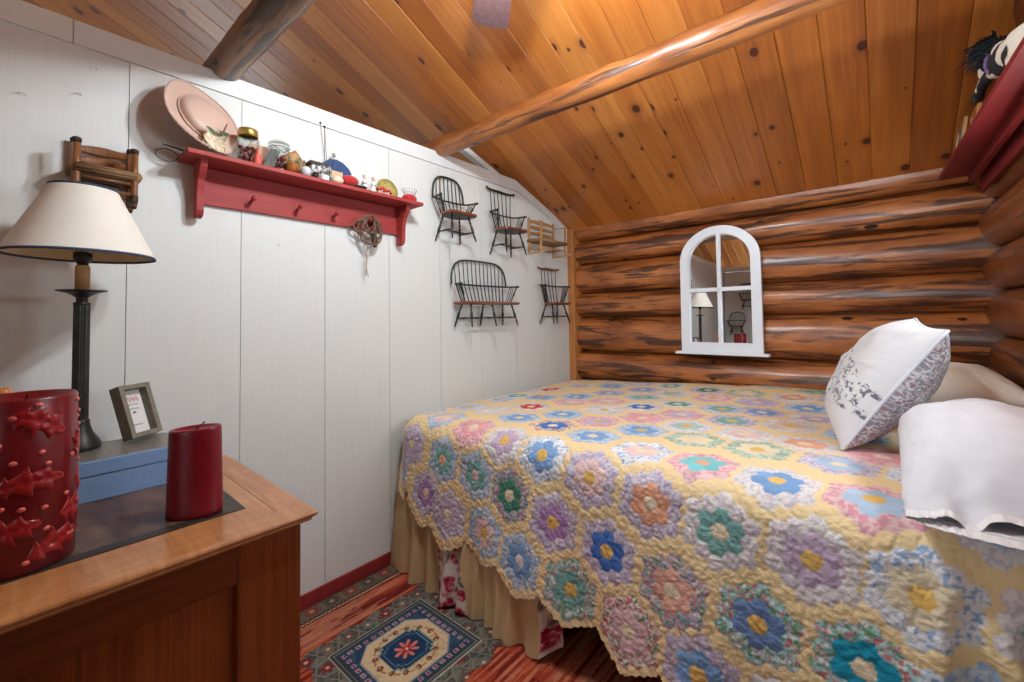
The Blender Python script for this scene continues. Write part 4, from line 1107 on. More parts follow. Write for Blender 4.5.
# ---- lamp standing on the box
def lamp():
    lx, ly, zb = -1.780, .1245, BZ
    t = thing('table_lamp', (lx, ly, zb), 'black candlestick table lamp with a cream blue-edged shade on the dresser', 'lamp')
    c = (lx, ly, 0)
    MB().lathe([(0, zb), (.046, zb), (.048, zb + .008), (.047, zb + .014), (.043, zb + .024), (.037, zb + .034), (.029, zb + .048), (.024, zb + .064), (.0215, zb + .078), (.0225, zb + .083), (.019, zb + .088), (.0, zb + .088)], c, 36).build('base', M['iron'], t)
    b = MB(); n = 40; zz = [zb + .084, zb + .088, 1.353, 1.36]
    V = []; F = []
    for z in zz:
        for j in range(n):
            a = 2 * PI * j / n; r_ = .0185 * (1 - .06 * (j % 2)) * (1 if z < 1.1 else .98)
            V.append((lx + r_ * math.cos(a), ly + r_ * math.sin(a), z))
    for i in range(3):
        for j in range(n): F.append((i * n + j, i * n + (j + 1) % n, (i + 1) * n + (j + 1) % n, (i + 1) * n + j))
    b.add(V, F, False).build('fluted_column', M['iron'], t)
    MB().lathe([(.0, 1.356), (.019, 1.356), (.019, 1.362), (.012, 1.366), (.014, 1.372), (.012, 1.376), (.022, 1.384), (.035, 1.391), (.055, 1.396), (.056, 1.399), (.04, 1.398), (.018, 1.397), (0, 1.397)], c, 36).build('drip_cup', M['iron'], t)
    MB().lathe([(0, 1.395), (.0165, 1.395), (.0165, 1.470), (.014, 1.473), (0, 1.474)], c, 24).build('candle_sleeve', M['tallow'], t)
    so = MB().lathe([(0, 1.473), (.012, 1.474), (.014, 1.482), (.019, 1.487), (.021, 1.493), (.021, 1.507), (.018, 1.511), (.012, 1.513), (0, 1.514)], c, 24).build('socket', M['iron'], t)
    MB().box((lx + .013, ly - .016, 1.509), (.035, .006, .006), bev=.001).build('switch', M['iron'], so)
    MB().lathe([(0, 1.511), (.011, 1.512), (.012, 1.52), (.011, 1.53), (.018, 1.546), (.026, 1.565), (.027, 1.585), (.02, 1.605), (0, 1.614)], c, 20).build('light_bulb', P('unlit_frosted_bulb', rgb(216, 212, 200), rgb(224, 220, 210), scale=20, rough=.3), t)
    # shade, tipped slightly
    z0, z1, r0_, r1_ = 1.500, 1.703, .167, .0745
    sh = MB().lathe([(r0_, z0), (r1_, z1)], c, 72)
    shade = sh.build('lamp_shade', M['shade'], t)
    MB().lathe([(r0_ - .0022, z0 + .001), (r1_ - .0022, z1 - .001)], c, 72).build('shade_lining', M['shadein'], shade)
    MB().lathe([(r0_ - .003, z0 - .002), (r0_ + .0008, z0 - .002), (r0_ - .0012, z0 + .005), (r0_ - .004, z0 + .004), (r0_ - .003, z0 - .002)], c, 72).build('blue_braid', M['navy'], shade)
    MB().lathe([(r1_ - .003, z1 + .002), (r1_ + .0012, z1 + .002), (r1_ + .0022, z1 - .004), (r1_ - .002, z1 - .003), (r1_ - .003, z1 + .002)], c, 72).build('blue_braid', M['navy'], shade)
    w = MB()
    for k in range(3):
        a = 2 * PI * k / 3 + .4; w.tube([(lx, ly, z1 - .012), (lx + r1_ * math.cos(a), ly + r1_ * math.sin(a), z1 - .006)], .0015, 6)
    w.tube([(lx - .0, ly + .02, 1.51), (lx, ly + .045, 1.55), (lx, ly + .045, 1.64), (lx, ly + .004, z1 - .012)], .0014, 6)
    w.tube([(lx - .0, ly - .02, 1.51), (lx, ly - .045, 1.55), (lx, ly - .045, 1.64), (lx, ly - .004, z1 - .012)], .0014, 6)
    w.build('harp', M['brass'], t)
lamp()

# ---- picture frame on the box
def photo_frame():
    c = Vector((-1.772, .268, BZ + .008))
    t = thing('photo_frame', c, 'grey wooden photo frame with a pink sketch leaning behind the blue box', 'picture frame')
    yaw = math.radians(4); tilt = math.radians(-19)
    Mx = Matrix.Translation(c) @ Matrix.Rotation(yaw + .52, 4, 'Z') @ Matrix.Rotation(tilt, 4, 'Y')
    W, Hh, D, bw = .098, .168, .036, .0145
    def bx(ctr, dim, mt, nm, par=t, bev=.0015): 
        b = MB(); b.box(ctr, dim, bev=bev); b.xf(Mx); return b.build(nm, mt, par)
    fr = MB()
    for ctr, dim in (((0, -W / 2 + bw / 2, Hh / 2), (D, bw, Hh)), ((0, W / 2 - bw / 2, Hh / 2), (D, bw, Hh)), ((0, 0, bw / 2), (D, W - 2 * bw, bw)), ((0, 0, Hh - bw / 2), (D, W - 2 * bw, bw)), ((-D / 2 + .003, 0, Hh / 2), (.004, W - .01, Hh - .01))):
        fr.box(ctr, dim, bev=.001)
    fr.xf(Mx); fr.build('frame', M['greyframe'], t)
    pic = bx((-D / 2 + .007, 0, Hh / 2), (.002, W - 2 * bw, Hh - 2 * bw), M['paper'], 'picture', bev=0)
    x = -D / 2 + .0086; ink = MB(); rr = random.Random(2)
    for k, zz in enumerate((.128, .122)):
        ink.tube([(x, -.024 + .048 * i / 14, zz + .007 * math.sin(i * 1.7 + k)) for i in range(15)], .0009, 5)
    ink.xf(Mx); ink.build('pink_sketch', M['pinkink'], pic)
    ink = MB()
    for zz, a, e in ((.108, -.022, .02), (.094, -.018, .018), (.082, -.004, .006), (.042, -.016, .016)):
        ink.tube([(x, a + (e - a) * i / 16, zz + .0035 * math.sin(i * 2.3)) for i in range(17)], .0007, 5)
    ink.xf(Mx); ink.build('handwriting', M['greyink'], pic)
photo_frame()

b = MB(); b.lathe([(0, 0), (.02, 0), (.021, .1), (.014, .16), (.0125, .22), (.015, .235), (.012, .245), (.0135, .262), (.0145, .275), (.012, .286), (.0155, .300), (.0155, .316), (.010, .326), (0, .328)], (-1.60, -.018, DZ + .0012), 24)
tag(b.build('wooden_candlestick', M['pine_trim'], origin=(-1.60, -.018, DZ)), 'turned pale wooden knob top showing just above the big holly candle', 'candlestick')

# ------------------------------------------------------------------ bed
IX, IY, RR = -1.85, 1.425, .105
def ztop(x, y):
    z = .795 + .028 * np.clip((x + 1.9) / 1.6, 0, 1) - .012 * np.exp(-((x + 1.9) / .2) ** 2)
    z = z + .035 * np.clip((x + 1.5) / .9, 0, 1) * np.clip((y - 2.5) / .6, 0, 1)
    return z - .02 * np.clip((y - 2.9) / .2, 0, 1)

def bed():
    t = thing('bed', (-.70, 2.2, 0), 'big bed along the log wall with a beige ruffled bed skirt', 'bed')
    MB().box((-.705, 2.25, .60), (2.18, 1.62, .31), bev=.06, seg=3).build('mattress', M['mattress'], t)
    MB().box((-.705, 2.265, .275), (2.18, 1.60, .33), bev=.02).build('box_spring', M['bedwood'], t)  # dark colour and low bottom stand in for shade under the bed
    for y in (1.50, 3.02): MB().box((-.705, y, .10), (2.16, .05, .05), bev=.004).build('side_rail', M['bedwood'], t)
    for x in (-1.74, .34):
        for y in (1.47, 3.0): MB().box((x, y, .061), (.06, .06, .10), bev=.006).build('leg', M['bedwood'], t)
    # ruffled skirt round the foot corner and along the near side
    n, m = 520, 60; L0 = .35; Ltot = L0 + 1.015
    s = np.linspace(0, Ltot, n); v = np.linspace(0, 1, m); S, Vv = np.meshgrid(s, v, indexing='ij')
    rc = .06; x0, y0 = -1.945, 1.345
    X = np.where(S < L0, x0, x0 + (S - L0)); Y = np.where(S < L0, y0 + (L0 - S), y0); NX = np.where(S < L0, -1., 0.); NY = np.where(S < L0, 0., -1.)
    cr = np.clip((S - L0 + .05) / .1, 0, 1); a = cr * PI / 2
    NX = -np.cos(a); NY = -np.sin(a)
    zbot = .012 + .05 * np.clip((S - Ltot + .10) / .10, 0, 1)
    fold = .5 * np.sin(S * 2 * PI / .15 + 1.9 * np.sin(S * 9)) + .35 * np.sin(S * 2 * PI / .083 + 2.6 * np.sin(S * 6.3)) + .5 * (fbm(S * 16, Vv * 1.2, 4, 2) - .5)
    amp = .004 + .030 * Vv ** 1.1
    amp = amp * np.where(S < L0 + .04, .3, 1.)
    off = .012 + .045 * Vv + amp * fold + .004 * (fbm(S * 60, Vv * 14, 8, 2) - .5)
    # the floral piece bulges out at the bottom and the end piece is tucked back
    gb = np.exp(-((S - L0 - .445) / .055) ** 2); off = off + gb * .045 * Vv
    tuck = np.clip((S - Ltot + .06) / .06, 0, 1); off = off - .05 * tuck * Vv
    Z = .46 - (.46 - zbot) * Vv + .014 * gb * Vv + .022 * np.exp(-((S - L0 - .52) / .03) ** 2) * Vv
    Pt = np.stack([X + NX * off, Y + NY * off, Z], -1)
    be = np.array([lin(k) for k in (206, 180, 138)]); be2 = np.array([lin(k) for k in (190, 162, 122)])
    w = fbm(S * 20, Vv * 6, 3, 3)[..., None]; col = be * w + be2 * (1 - w)
    sx = S - L0
    edge = .012 * np.sin(Vv * 9)
    flo = ((sx > .35 + edge) & (sx < .53 + edge + .05 * (Vv - .6))) | (sx > .945 + edge)
    f1 = fbm(S * 27, Vv * 12, 11, 3); f2 = fbm(S * 66 + 5, Vv * 30, 12, 3); f3 = fbm(S * 30 + 9, Vv * 14, 14, 3)
    white = np.array([lin(k) for k in (206, 198, 188)]); pink = np.array([lin(k) for k in (186, 70, 96)]); red = np.array([lin(k) for k in (138, 22, 48)]); gr = np.array([lin(k) for k in (112, 100, 82)])
    fc = np.broadcast_to(white, col.shape).copy()
    sm = lambda v_, a_, b_: np.clip((v_ - a_) / (b_ - a_), 0, 1)[..., None]
    lerp = lambda a_, b_, k_: a_ * (1 - k_) + b_ * k_
    fc = lerp(fc, gr, sm(f3, .55, .64) * sm(-f1, -.5, -.42)); fc = lerp(fc, pink, sm(f1, .49, .56)); fc = lerp(fc, red, sm(f1, .52, .60) * sm(f2, .44, .6)); fc = lerp(fc, white, sm(f1, .52, .6) * sm(-f2, -.40, -.28) * .8)
    col = np.where(flo[..., None], fc, col)
    fast_grid('bed_skirt', Pt, M['skirt'], col=col, parent=t)
bed()

# ------------------------------------------------------------------ the quilt: flower centres in the flat cloth (m), inner patch, outer patch, middle patch
FL = '''-1.460,3.130,T,w;-1.355,3.100,blue,bl;-1.170,2.670,blue,li;-1.065,2.430,teal,bl;-0.960,2.165,deep,w;-0.850,1.930,pink,pk;-0.765,1.720,blue,bl;-0.650,1.460,ppink,wb;-0.565,1.245,peach,li,cream;-0.965,2.625,T,w;-0.830,2.340,green,w,white;-0.725,2.095,lilac,pk;-0.635,1.890,T,w;-0.545,1.700,cream,gn;-0.440,1.445,turq,pk,peach;-0.360,1.220,teal,w,cream;-0.805,2.795,dgreen,li;-0.950,3.170,blue,li;-0.680,3.100,red,w;-0.595,2.770,beige,gn;-0.495,2.570,lilac,li;-0.605,2.325,teal,bl;-0.505,2.090,teal,li,gold;-0.410,1.880,ppink,w;-0.330,1.690,cream,gn;-0.430,2.335,blue,li;-1.725,2.420,red,w;-1.585,2.115,blue,bl;-1.455,1.850,red,w;-1.780,2.125,teal,w;-1.610,2.625,lilac,w;-1.300,2.460,gblue,li;-1.340,2.075,ppink,pk;-1.085,1.995,white,w;-1.210,1.795,blue,bl;-1.345,1.615,blue,bl;-0.995,1.765,lilac,pk;-1.115,1.575,deep,wr;-0.885,1.525,blue,bl;-1.000,1.320,blue,wb;-0.785,1.280,ppink,li,gold;-1.425,1.380,pink,pk;-1.210,1.345,lilac,w;-1.675,1.435,ppink,bl;-1.815,1.240,lilac,li;-1.565,1.200,teal,bl,peach;-1.350,1.170,teal,bl,ppink;-1.150,1.135,dgreen,ml;-1.930,1.120,lblue,w;-1.680,1.025,purple,li;-1.510,0.970,lilac,li;-1.780,1.695,lblue,w;-1.765,1.970,lblue,w;-1.575,1.670,white,w;-1.290,0.950,ppink,bl;-0.935,1.090,purple,li,gold;-1.085,0.905,blue,bl,white;-0.715,1.055,deep,li,gold;-0.860,0.875,teal,tl,gold;-0.495,1.015,peachpink,ml,cream;-0.635,0.840,lpink,wr,cream;-0.270,1.005,peri,tl,gold;-0.420,0.820,blue,li,gold;-0.145,1.215,lilac,w,gold;0.055,1.205,cream,wb,gold;-0.050,1.005,dturq,tl,cream;-0.230,1.420,blue,w,gold;-0.020,1.420,lblue,pk,gold;-0.105,1.675,lblue,li;0.105,1.665,lblue,wb;-0.000,1.850,pink,pk;-0.210,1.865,peach,w;-0.290,2.125,beige,w;-0.355,2.750,peach,w;-0.265,2.980,teal,gn;-0.495,3.100,lblue,bl;-0.220,2.320,lilac,w;0.384,2.520,teal,w;0.289,2.748,blue,bl;0.190,2.980,ppink,pk;0.439,1.850,pink,w;0.352,2.071,white,bl;0.262,2.296,lilac,li;0.168,2.524,ppink,pk;0.070,2.755,ppink,pk;-0.032,2.989,lblue,w;0.394,1.414,pink,w;0.313,1.631,blue,bl;0.228,1.852,lblue,w;0.139,2.076,teal,w;0.046,2.303,peach,w;-0.051,2.533,blue,bl;-0.151,2.766,lilac,li;0.415,0.776,ppink,pk;0.343,0.986,blue,bl;0.266,1.200,teal,w;0.186,1.416,lblue,w;-0.077,2.086,blue,bl;-0.272,2.548,blue,bl;0.212,0.776,lilac,li;0.137,0.989,blue,bl;0.007,0.782,peach,w;-0.720,2.594,ppink,pk;-0.200,0.794,pink,w;-1.059,2.870,teal,w;-1.173,3.116,lilac,li;-1.291,2.910,white,bl;-1.190,2.220,ppink,pk;-1.410,2.707,blue,bl;-1.526,2.955,lblue,w;-1.419,2.263,blue,bl;-1.763,3.007,teal,w;-1.881,2.810,pink,w;-2.002,3.064,blue,bl;-1.885,2.368,white,bl;-2.001,2.617,lilac,li;-2.120,2.870,teal,w;-2.007,2.180,lblue,w;-2.121,2.429,ppink,pk;-1.914,1.509,white,bl;-2.020,1.750,peach,w;-2.129,1.995,lilac,li;-2.040,1.329,teal,w;-2.145,1.571,white,bl'''
def quilt():
    C = dict(T=(164, 196, 188), blue=(112, 156, 208), deep=(58, 104, 190), lblue=(166, 194, 220), gblue=(142, 158, 190), teal=(112, 170, 164), green=(92, 158, 132), dgreen=(62, 126, 102),
             lilac=(196, 172, 200), purple=(164, 124, 180), pink=(232, 156, 160), ppink=(230, 196, 192), peach=(228, 158, 124), peachpink=(222, 164, 142), lpink=(216, 178, 188), red=(208, 52, 48), cream=(230, 214, 180),
             beige=(222, 196, 168), white=(226, 220, 216), turq=(112, 198, 202), dturq=(24, 142, 176), peri=(104, 138, 192), gold=(226, 180, 92))
    O = dict(w=((226, 221, 218), (200, 192, 202), .56), wb=((226, 228, 232), (140, 172, 208), .62), pk=((230, 188, 190), (214, 146, 158), .54), bl=((198, 210, 222), (152, 178, 208), .50), li=((212, 203, 216), (178, 164, 192), .50),
             gn=((192, 206, 184), (140, 170, 142), .52), ml=((200, 186, 186), (140, 148, 190), .52), wr=((228, 218, 214), (206, 84, 96), .62), tl=((150, 194, 194), (206, 220, 214), .56))
    fl = [r.split(',') for r in FL.split(';')]
    FP = np.array([[float(r[0]), float(r[1])] for r in fl])
    inn = np.array([[lin(k) for k in C[r[2]]] for r in fl]); ou = [O[r[3]] for r in fl]
    o1 = np.array([[lin(k) for k in o[0]] for o in ou]); o2 = np.array([[lin(k) for k in o[1]] for o in ou]); ot = np.array([o[2] for o in ou])
    ce = np.array([[lin(k) for k in (C[r[4]] if len(r) > 4 else (C['cream'] if i % 3 else C['gold']))] for i, r in enumerate(fl)])
    st = .0039
    p, q = np.meshgrid(np.arange(-2.26, .385, st), np.arange(.64, 3.10, st), indexing='ij')
    # nearest flower
    best = np.full(p.shape, 9.); idx = np.zeros(p.shape, int)
    for i, (a, b) in enumerate(FP):
        d = (p - a) ** 2 + (q - b) ** 2; m = d < best; best[m] = d[m]; idx[m] = i
    u = p - FP[idx, 0]; v = q - FP[idx, 1]
    # small wobble so that seams are hand-sewn, not ruled
    u = u + .0022 * (fbm(p * 40, q * 40, 5, 2) - .5) * 2; v = v + .0022 * (fbm(p * 40 + 9, q * 40, 6, 2) - .5) * 2
    w = .0447; ph = math.radians(-8)
    ea = np.array([math.cos(ph + PI / 6), math.sin(ph + PI / 6)]) * w; eb = np.array([math.cos(ph + PI / 2), math.sin(ph + PI / 2)]) * w
    det = ea[0] * eb[1] - ea[1] * eb[0]
    fi = (u * eb[1] - v * eb[0]) / det; fj = (ea[0] * v - ea[1] * u) / det; fk = -fi - fj
    i = np.rint(fi); j = np.rint(fj); k = np.rint(fk); di, dj, dk = abs(i - fi), abs(j - fj), abs(k - fk)
    c1 = (di > dj) & (di > dk); c2 = ~c1 & (dj > dk)
    i = np.where(c1, -j - k, i); j = np.where(c2, -i - k, j)
    ring = np.maximum(np.maximum(abs(i), abs(j)), abs(i + j))
    ru = u - i * ea[0] - j * eb[0]; rv = v - i * ea[1] - j * eb[1]
    mx = 0
    for n_ in range(3):
        a = ph + PI / 6 + n_ * PI / 3; mx = np.maximum(mx, abs(ru * math.cos(a) + rv * math.sin(a)))
    de = np.maximum(w / 2 - mx, 0)
    hexd = 0
    for n_ in range(3):
        a = ph + n_ * PI / 3; hexd = np.maximum(hexd, abs(u * math.cos(a) + v * math.sin(a)))
    # colours
    cell = vnoise(i * 7.31 + idx * 3.7, j * 5.77 + idx * 1.9, 3)[..., None]
    yel = np.array([lin(x) for x in (238, 210, 154)]); yel2 = np.array([lin(x) for x in (236, 208, 152)])
    wv = fbm(p * 9, q * 9, 8, 3)[..., None]
    col = yel * wv + yel2 * (1 - wv)
    pr = vnoise(p * 150, q * 150, 21) * .7 + .3 * fbm(p * 60, q * 60, 25, 1); pr2 = vnoise(p * 140, q * 140, 22)
    oc = np.where((pr > ot[idx])[..., None], o2[idx], o1[idx]) * (.86 + .28 * cell)
    special = np.array([r[3] in ('ml', 'wr', 'tl') for r in fl])[idx]
    gcol = np.array([lin(x) for x in (104, 150, 110)]); rcol = np.array([lin(x) for x in (204, 118, 120)])
    oc = np.where((special & (pr2 > .70))[..., None], gcol, oc); oc = np.where((special & (pr2 < .28))[..., None], rcol, oc)
    ic = inn[idx] * (.84 + .32 * cell) * (.95 + .1 * pr[..., None])
    col = np.where((ring == 2)[..., None], oc, col); col = np.where((ring == 1)[..., None], ic, col); col = np.where((ring == 0)[..., None], ce[idx], col)
    col = np.clip(col, 0, 1) ** .84
    # drape over the bed
    nx = np.maximum(p, IX); ny = np.maximum(q, IY); dx = p - nx; dy = q - ny; d = np.hypot(dx, dy) + 1e-9
    ux, uy = dx / d, dy / d; a = np.clip(d / RR, 0, PI / 2); drop = np.maximum(d - RR * PI / 2, 0)
    side = np.clip(d / .12, 0, 1)
    h = RR * np.sin(a) + np.where(p < IX, .02 + .05 * np.clip((1.45 - q) / .3, 0, 1), .07) * drop
    dr = np.clip(drop / .45, 0, 1.2)
    h = h + dr * (.014 * np.sin(p * 11.4 + 1.) + .009 * np.sin(p * 23. + 2.2 + 3 * q)) * (q < IY)
    # bunched folds where the cloth is pushed up at the pillow end
    e = np.clip((p - .03) / .14, 0, 1) * np.clip(d / .14, 0, 1)
    h = h + e * (.030 * np.sin(p * 62 + 6 * fbm(p * 5, q * 6, 31, 2)) * np.clip(dr * 2.2 + .25, 0, 1) + .03 * (fbm(p * 16, q * 5, 33, 3) - .5) - .05 * e * dr)
    z = ztop(nx, ny) - RR * (1 - np.cos(a)) - drop
    z = z + (1 - side) * .012 * (fbm(p * 4, q * 4, 41, 3) - .5)
    Pt = np.stack([nx + ux * h, ny + uy * h, z], -1)
    # quilting: puffed patches, stitched seams, crinkles
    N = np.cross(np.gradient(Pt, axis=0), np.gradient(Pt, axis=1)); N /= np.linalg.norm(N, axis=-1, keepdims=True) + 1e-12
    puff = .0024 * (1 - np.exp(-de / .0045))
    wob = fbm(p * 14, q * 14, 51, 2) * 5
    cr1 = np.abs(fbm(p * 100 + wob, q * 62 - wob, 52, 3) - .5); cr2 = fbm(p * 95, q * 120, 53, 2) - .5
    A = .35 + .65 * side
    disp = puff * (.5 + .6 * side) + A * (.0125 * (.16 - cr1) + .0046 * cr2) + .004 * side * (fbm(p * 18, q * 18, 54, 2) - .5)
    Pt = Pt + N * disp[..., None]
    # outline: the lowest row of flowers makes the hem
    X_ = [-2.4, -1.68, -1.51, -1.29, -1.085, -.86, -.635, -.42, -.2, .1, .5]; Y_ = [1.08, 1.025, .97, .95, .905, .875, .84, .82, .80, .775, .75]
    ql = np.interp(p, X_, Y_); sc = .006 * np.abs(np.sin(np.arctan2(v, u) * 13))
    keep = (q > ql + .01) | (hexd < np.where(p < -1.42, .142, np.where(p < -1.0, .126, .117)) + sc)
    keep &= np.where(p < -1.74, d < .56 + .012 * np.sin(np.arctan2(q - 1.4, p + 1.7) * 9) + sc, True)
    km = keep[:-1, :-1] & keep[1:, :-1] & keep[:-1, 1:] & keep[1:, 1:]
    o = fast_grid('patchwork_quilt', Pt, M['quilt'], col=col, mask=km, origin=(-.7, 2.2, .8))
    tag(o, 'yellow hexagon flower patchwork quilt draped over the bed', 'quilt')
quilt()

# ------------------------------------------------------------------ pillows
def pillow_pts(W, L, T, n=72, seed=1, pinch=.07, wr=.006):
    u = np.linspace(-1, 1, n); u = np.sign(u) * (1 - (1 - np.abs(u)) ** 1.5); U, Vv = np.meshgrid(u, u, indexing='ij')
    X = W / 2 * U * (1 - pinch * (1 - Vv ** 2)); Y = L / 2 * Vv * (1 - pinch * (1 - U ** 2))
    th = T / 2 * (np.clip((1 - np.abs(U) ** 2.2), 0, 1) * np.clip(1 - np.abs(Vv) ** 2.2, 0, 1)) ** .5
    e = np.clip((1 - np.maximum(abs(U), abs(Vv))) * 5, 0, 1)
    ang = np.arctan2(Vv, U)
    w1 = wr * (fbm(U * 3, Vv * 3, seed, 3) - .5) * 2 * e + wr * .7 * np.abs(fbm(ang * 6, np.hypot(U, Vv) * 1.5, seed + 3, 2) - .5) * e * 2
    return U, Vv, np.stack([X, Y, th + w1], -1), np.stack([X, Y, -th + w1 * .6], -1)

def place(P_, Mx):
    A = np.array(Mx); return P_ @ A[:3, :3].T + A[:3, 3]

def floral_pillow():
    e1 = Vector((.549, .0, .836)).normalized(); nrm = Vector((-.82, -.14, .55)); e2 = nrm.cross(e1).normalized(); nrm = e1.cross(e2).normalized()
    if nrm.x > 0: nrm = -nrm; 
    e2 = nrm.cross(e1).normalized()
    c = Vector((.006, 2.04, 1.05))
    Mx = Matrix(((e1.x, e2.x, nrm.x, c.x), (e1.y, e2.y, nrm.y, c.y), (e1.z, e2.z, nrm.z, c.z), (0, 0, 0, 1)))
    t = thing('floral_pillow', (c.x, c.y, .85), 'small square pillow with a grey floral print leaning on the white pillow', 'pillow')
    U, Vv, A, B = pillow_pts(.485, .42, .25, 240, 5, .07, .009)
    wh = np.array([lin(k) for k in (214, 214, 217)]); gy = np.array([lin(k) for k in (126, 126, 138)]); rd = np.array([lin(k) for k in (140, 92, 104)]); gn = np.array([lin(k) for k in (128, 132, 118)])
    f1 = fbm(U * 2.2, Vv * 2.2, 61, 2); f2 = fbm(U * 19, Vv * 19, 62, 2); f3 = fbm(U * 34, Vv * 34, 63, 2); f4 = fbm(U * 9 + 3, Vv * 9, 64, 2)
    def cols(dense):
        col = np.broadcast_to(wh, U.shape + (3,)).copy()
        if not dense:
            reg = (U + .25 * Vv > -.75) & (U - .35 * Vv < .25) & (f4 > .46)
            k1 = np.clip((.05 - np.abs(f2 - .5)) / .03, 0, 1) * np.clip((f4 - .44) / .05, 0, 1) * reg; col = col * (1 - .75 * k1[..., None]) + gy * .75 * k1[..., None]
            k2 = np.clip((f3 - .58) / .06, 0, 1) * reg; col = col * (1 - k2[..., None]) + gy * .7 * k2[..., None]
        else:
            k1 = np.clip((.05 - np.abs(f2 - .5)) / .04, 0, 1)[..., None]; col = col * (1 - .7 * k1) + gn * .7 * k1
            k2 = np.clip((f3 - .55) / .07, 0, 1)[..., None]; col = col * (1 - .85 * k2) + gy * .85 * k2; k3 = np.clip((.42 - f3) / .07, 0, 1)[..., None]; col = col * (1 - .8 * k3) + rd * .8 * k3
        # piping panel seam
        return col
    m = attr_mat('floral_print_cotton', bscale=500., bd=.0004)
    fast_grid('cover_front', place(A, Mx), m, col=cols(False), parent=t)
    fast_grid('cover_back', place(B, Mx), m, col=cols(True), parent=t)
    # welt round the edge
    pts = []
    for (a, b) in [(-1, s) for s in np.linspace(-1, 1, 20)] + [(s, 1) for s in np.linspace(-1, 1, 20)[1:]] + [(1, s) for s in np.linspace(1, -1, 20)[1:]] + [(s, -1) for s in np.linspace(1, -1, 20)[1:]]:
        x = .485 / 2 * a * (1 - .07 * (1 - b * b)); y = .42 / 2 * b * (1 - .07 * (1 - a * a)); pts.append(Mx @ Vector((x, y, 0)))
    MB().tube(pts, .0055, 8, caps=False).build('welt', M['linen'], t)
floral_pillow()

def white_pillow():
    t = thing('white_pillow', (.25, 1.65, .84), 'white pillow in a lace edged pillowcase lying at the near bed corner', 'pillow')
    sec = [(1.95, .232, .012, .93, .010), (1.935, .232, .07, .93, .036), (1.895, .23, .135, .935, .072), (1.81, .228, .178, .944, .096), (1.70, .226, .190, .947, .104), (1.58, .225, .190, .943, .100), (1.48, .225, .188, .930, .086), (1.41, .226, .186, .908, .064), (1.36, .226, .187, .885, .042), (1.325, .227, .189, .870, .026), (1.29, .228, .190, .858, .015)]
    ys = np.array([s[0] for s in sec]); n = 90; m = 120
    # resample along y, denser
    tt = np.linspace(0, len(sec) - 1, n); S = np.array(sec); R = np.stack([np.interp(tt, np.arange(len(sec)), S[:, k]) for k in range(5)], -1)
    for k in range(2): R[1:-1] = (R[:-2] + 2 * R[1:-1] + R[2:]) / 4
    a = np.linspace(0, 2 * PI, m)
    ca, sa = np.cos(a), np.sin(a)
    G = np.zeros((n, m, 3))
    for i in range(n):
        y, xc, hw, zc, hh = R[i]
        G[i, :, 0] = xc + hw * np.sign(ca) * np.abs(ca) ** (.8 + .25 * np.clip((y - 1.33) / .1, 0, 1))
        G[i, :, 1] = y
        G[i, :, 2] = zc + hh * np.sign(sa) * np.abs(sa) ** .85
    I, J = np.meshgrid(np.arange(n), a, indexing='ij'); q = I / n
    open_ = np.clip((q - .62) / .38, 0, 1)
    wx = np.cos(J) * 3; wz = np.sin(J) * 3
    dn = .010 * (fbm(q * 7, wx + wz * .7 + 20, 71, 3) - .5) * 2 + open_ * .006 * np.sin(J * 5 + 2 * np.sin(q * 5)) * (np.sin(J) > -.2)
    G[..., 0] += dn * np.cos(J); G[..., 2] += dn * np.sin(J) * (np.sin(J) > -.3)
    # one deep tuck in the upper side at the open end
    tk = np.exp(-((G[..., 0] - .135) / .020) ** 2) * open_ * (np.sin(J) > 0); G[..., 2] -= .035 * tk; 
    G[..., 1] += open_ * (np.sin(J) > 0) * .05 * np.clip((G[..., 0] - .05) / .15, 0, 1)
    G[..., 2] = np.maximum(G[..., 2], .842)
    fast_grid('pillowcase', G, M['linen'], parent=t)
    # lace edging along the mouth of the case
    e = G[-1]; L = np.zeros((7, m * 3, 3)); idx = np.linspace(0, m - 1, m * 3)
    ex = np.stack([np.interp(idx, np.arange(m), e[:, k]) for k in range(3)], -1)
    for r_ in range(7):
        k = r_ / 6; L[r_] = ex + np.stack([np.zeros(m * 3), -.022 * k - .005 * k * np.abs(np.sin(np.arange(m * 3) * .42)), -.006 * k * np.ones(m * 3) + .0022 * np.sin(np.arange(m * 3) * .84) * (r_ % 2)], -1)
    fast_grid('lace_edge', L, M['lace'], parent=t)
    b = MB()
    for off in (.012, ): b.tube([Vector(p) + Vector((0, off, .003 if p[2] > .87 else -.001)) for p in ex[::2]], .0028, 6, caps=False)
    b.build('lace_heading', M['lace'], t)
    Pm = pillow_pts(.30, .52, .13, 40, 9)
    b = MB(); b.grid(place(Pm[2], Matrix.Translation((.226, 1.73, .94)))); b.grid(place(Pm[3], Matrix.Translation((.226, 1.73, .94)))); b.build('filling', M['ivory'], t)
white_pillow()

def back_pillow():
    c = (.195, 2.56, .962); t = thing('ivory_pillow', (c[0], c[1], .86), 'ivory pillow lying behind the floral pillow against the log wall', 'pillow')
    U, V_, A, B = pillow_pts(.44, .66, .225, 80, 15, .05, .008); Mx = Matrix.Translation(c) @ Matrix.Rotation(math.radians(-4), 4, 'Y')
    b = MB(); b.grid(place(A, Mx)); b.grid(place(B, Mx)); b.build('pillowcase', M['ivory'], t)
back_pillow()

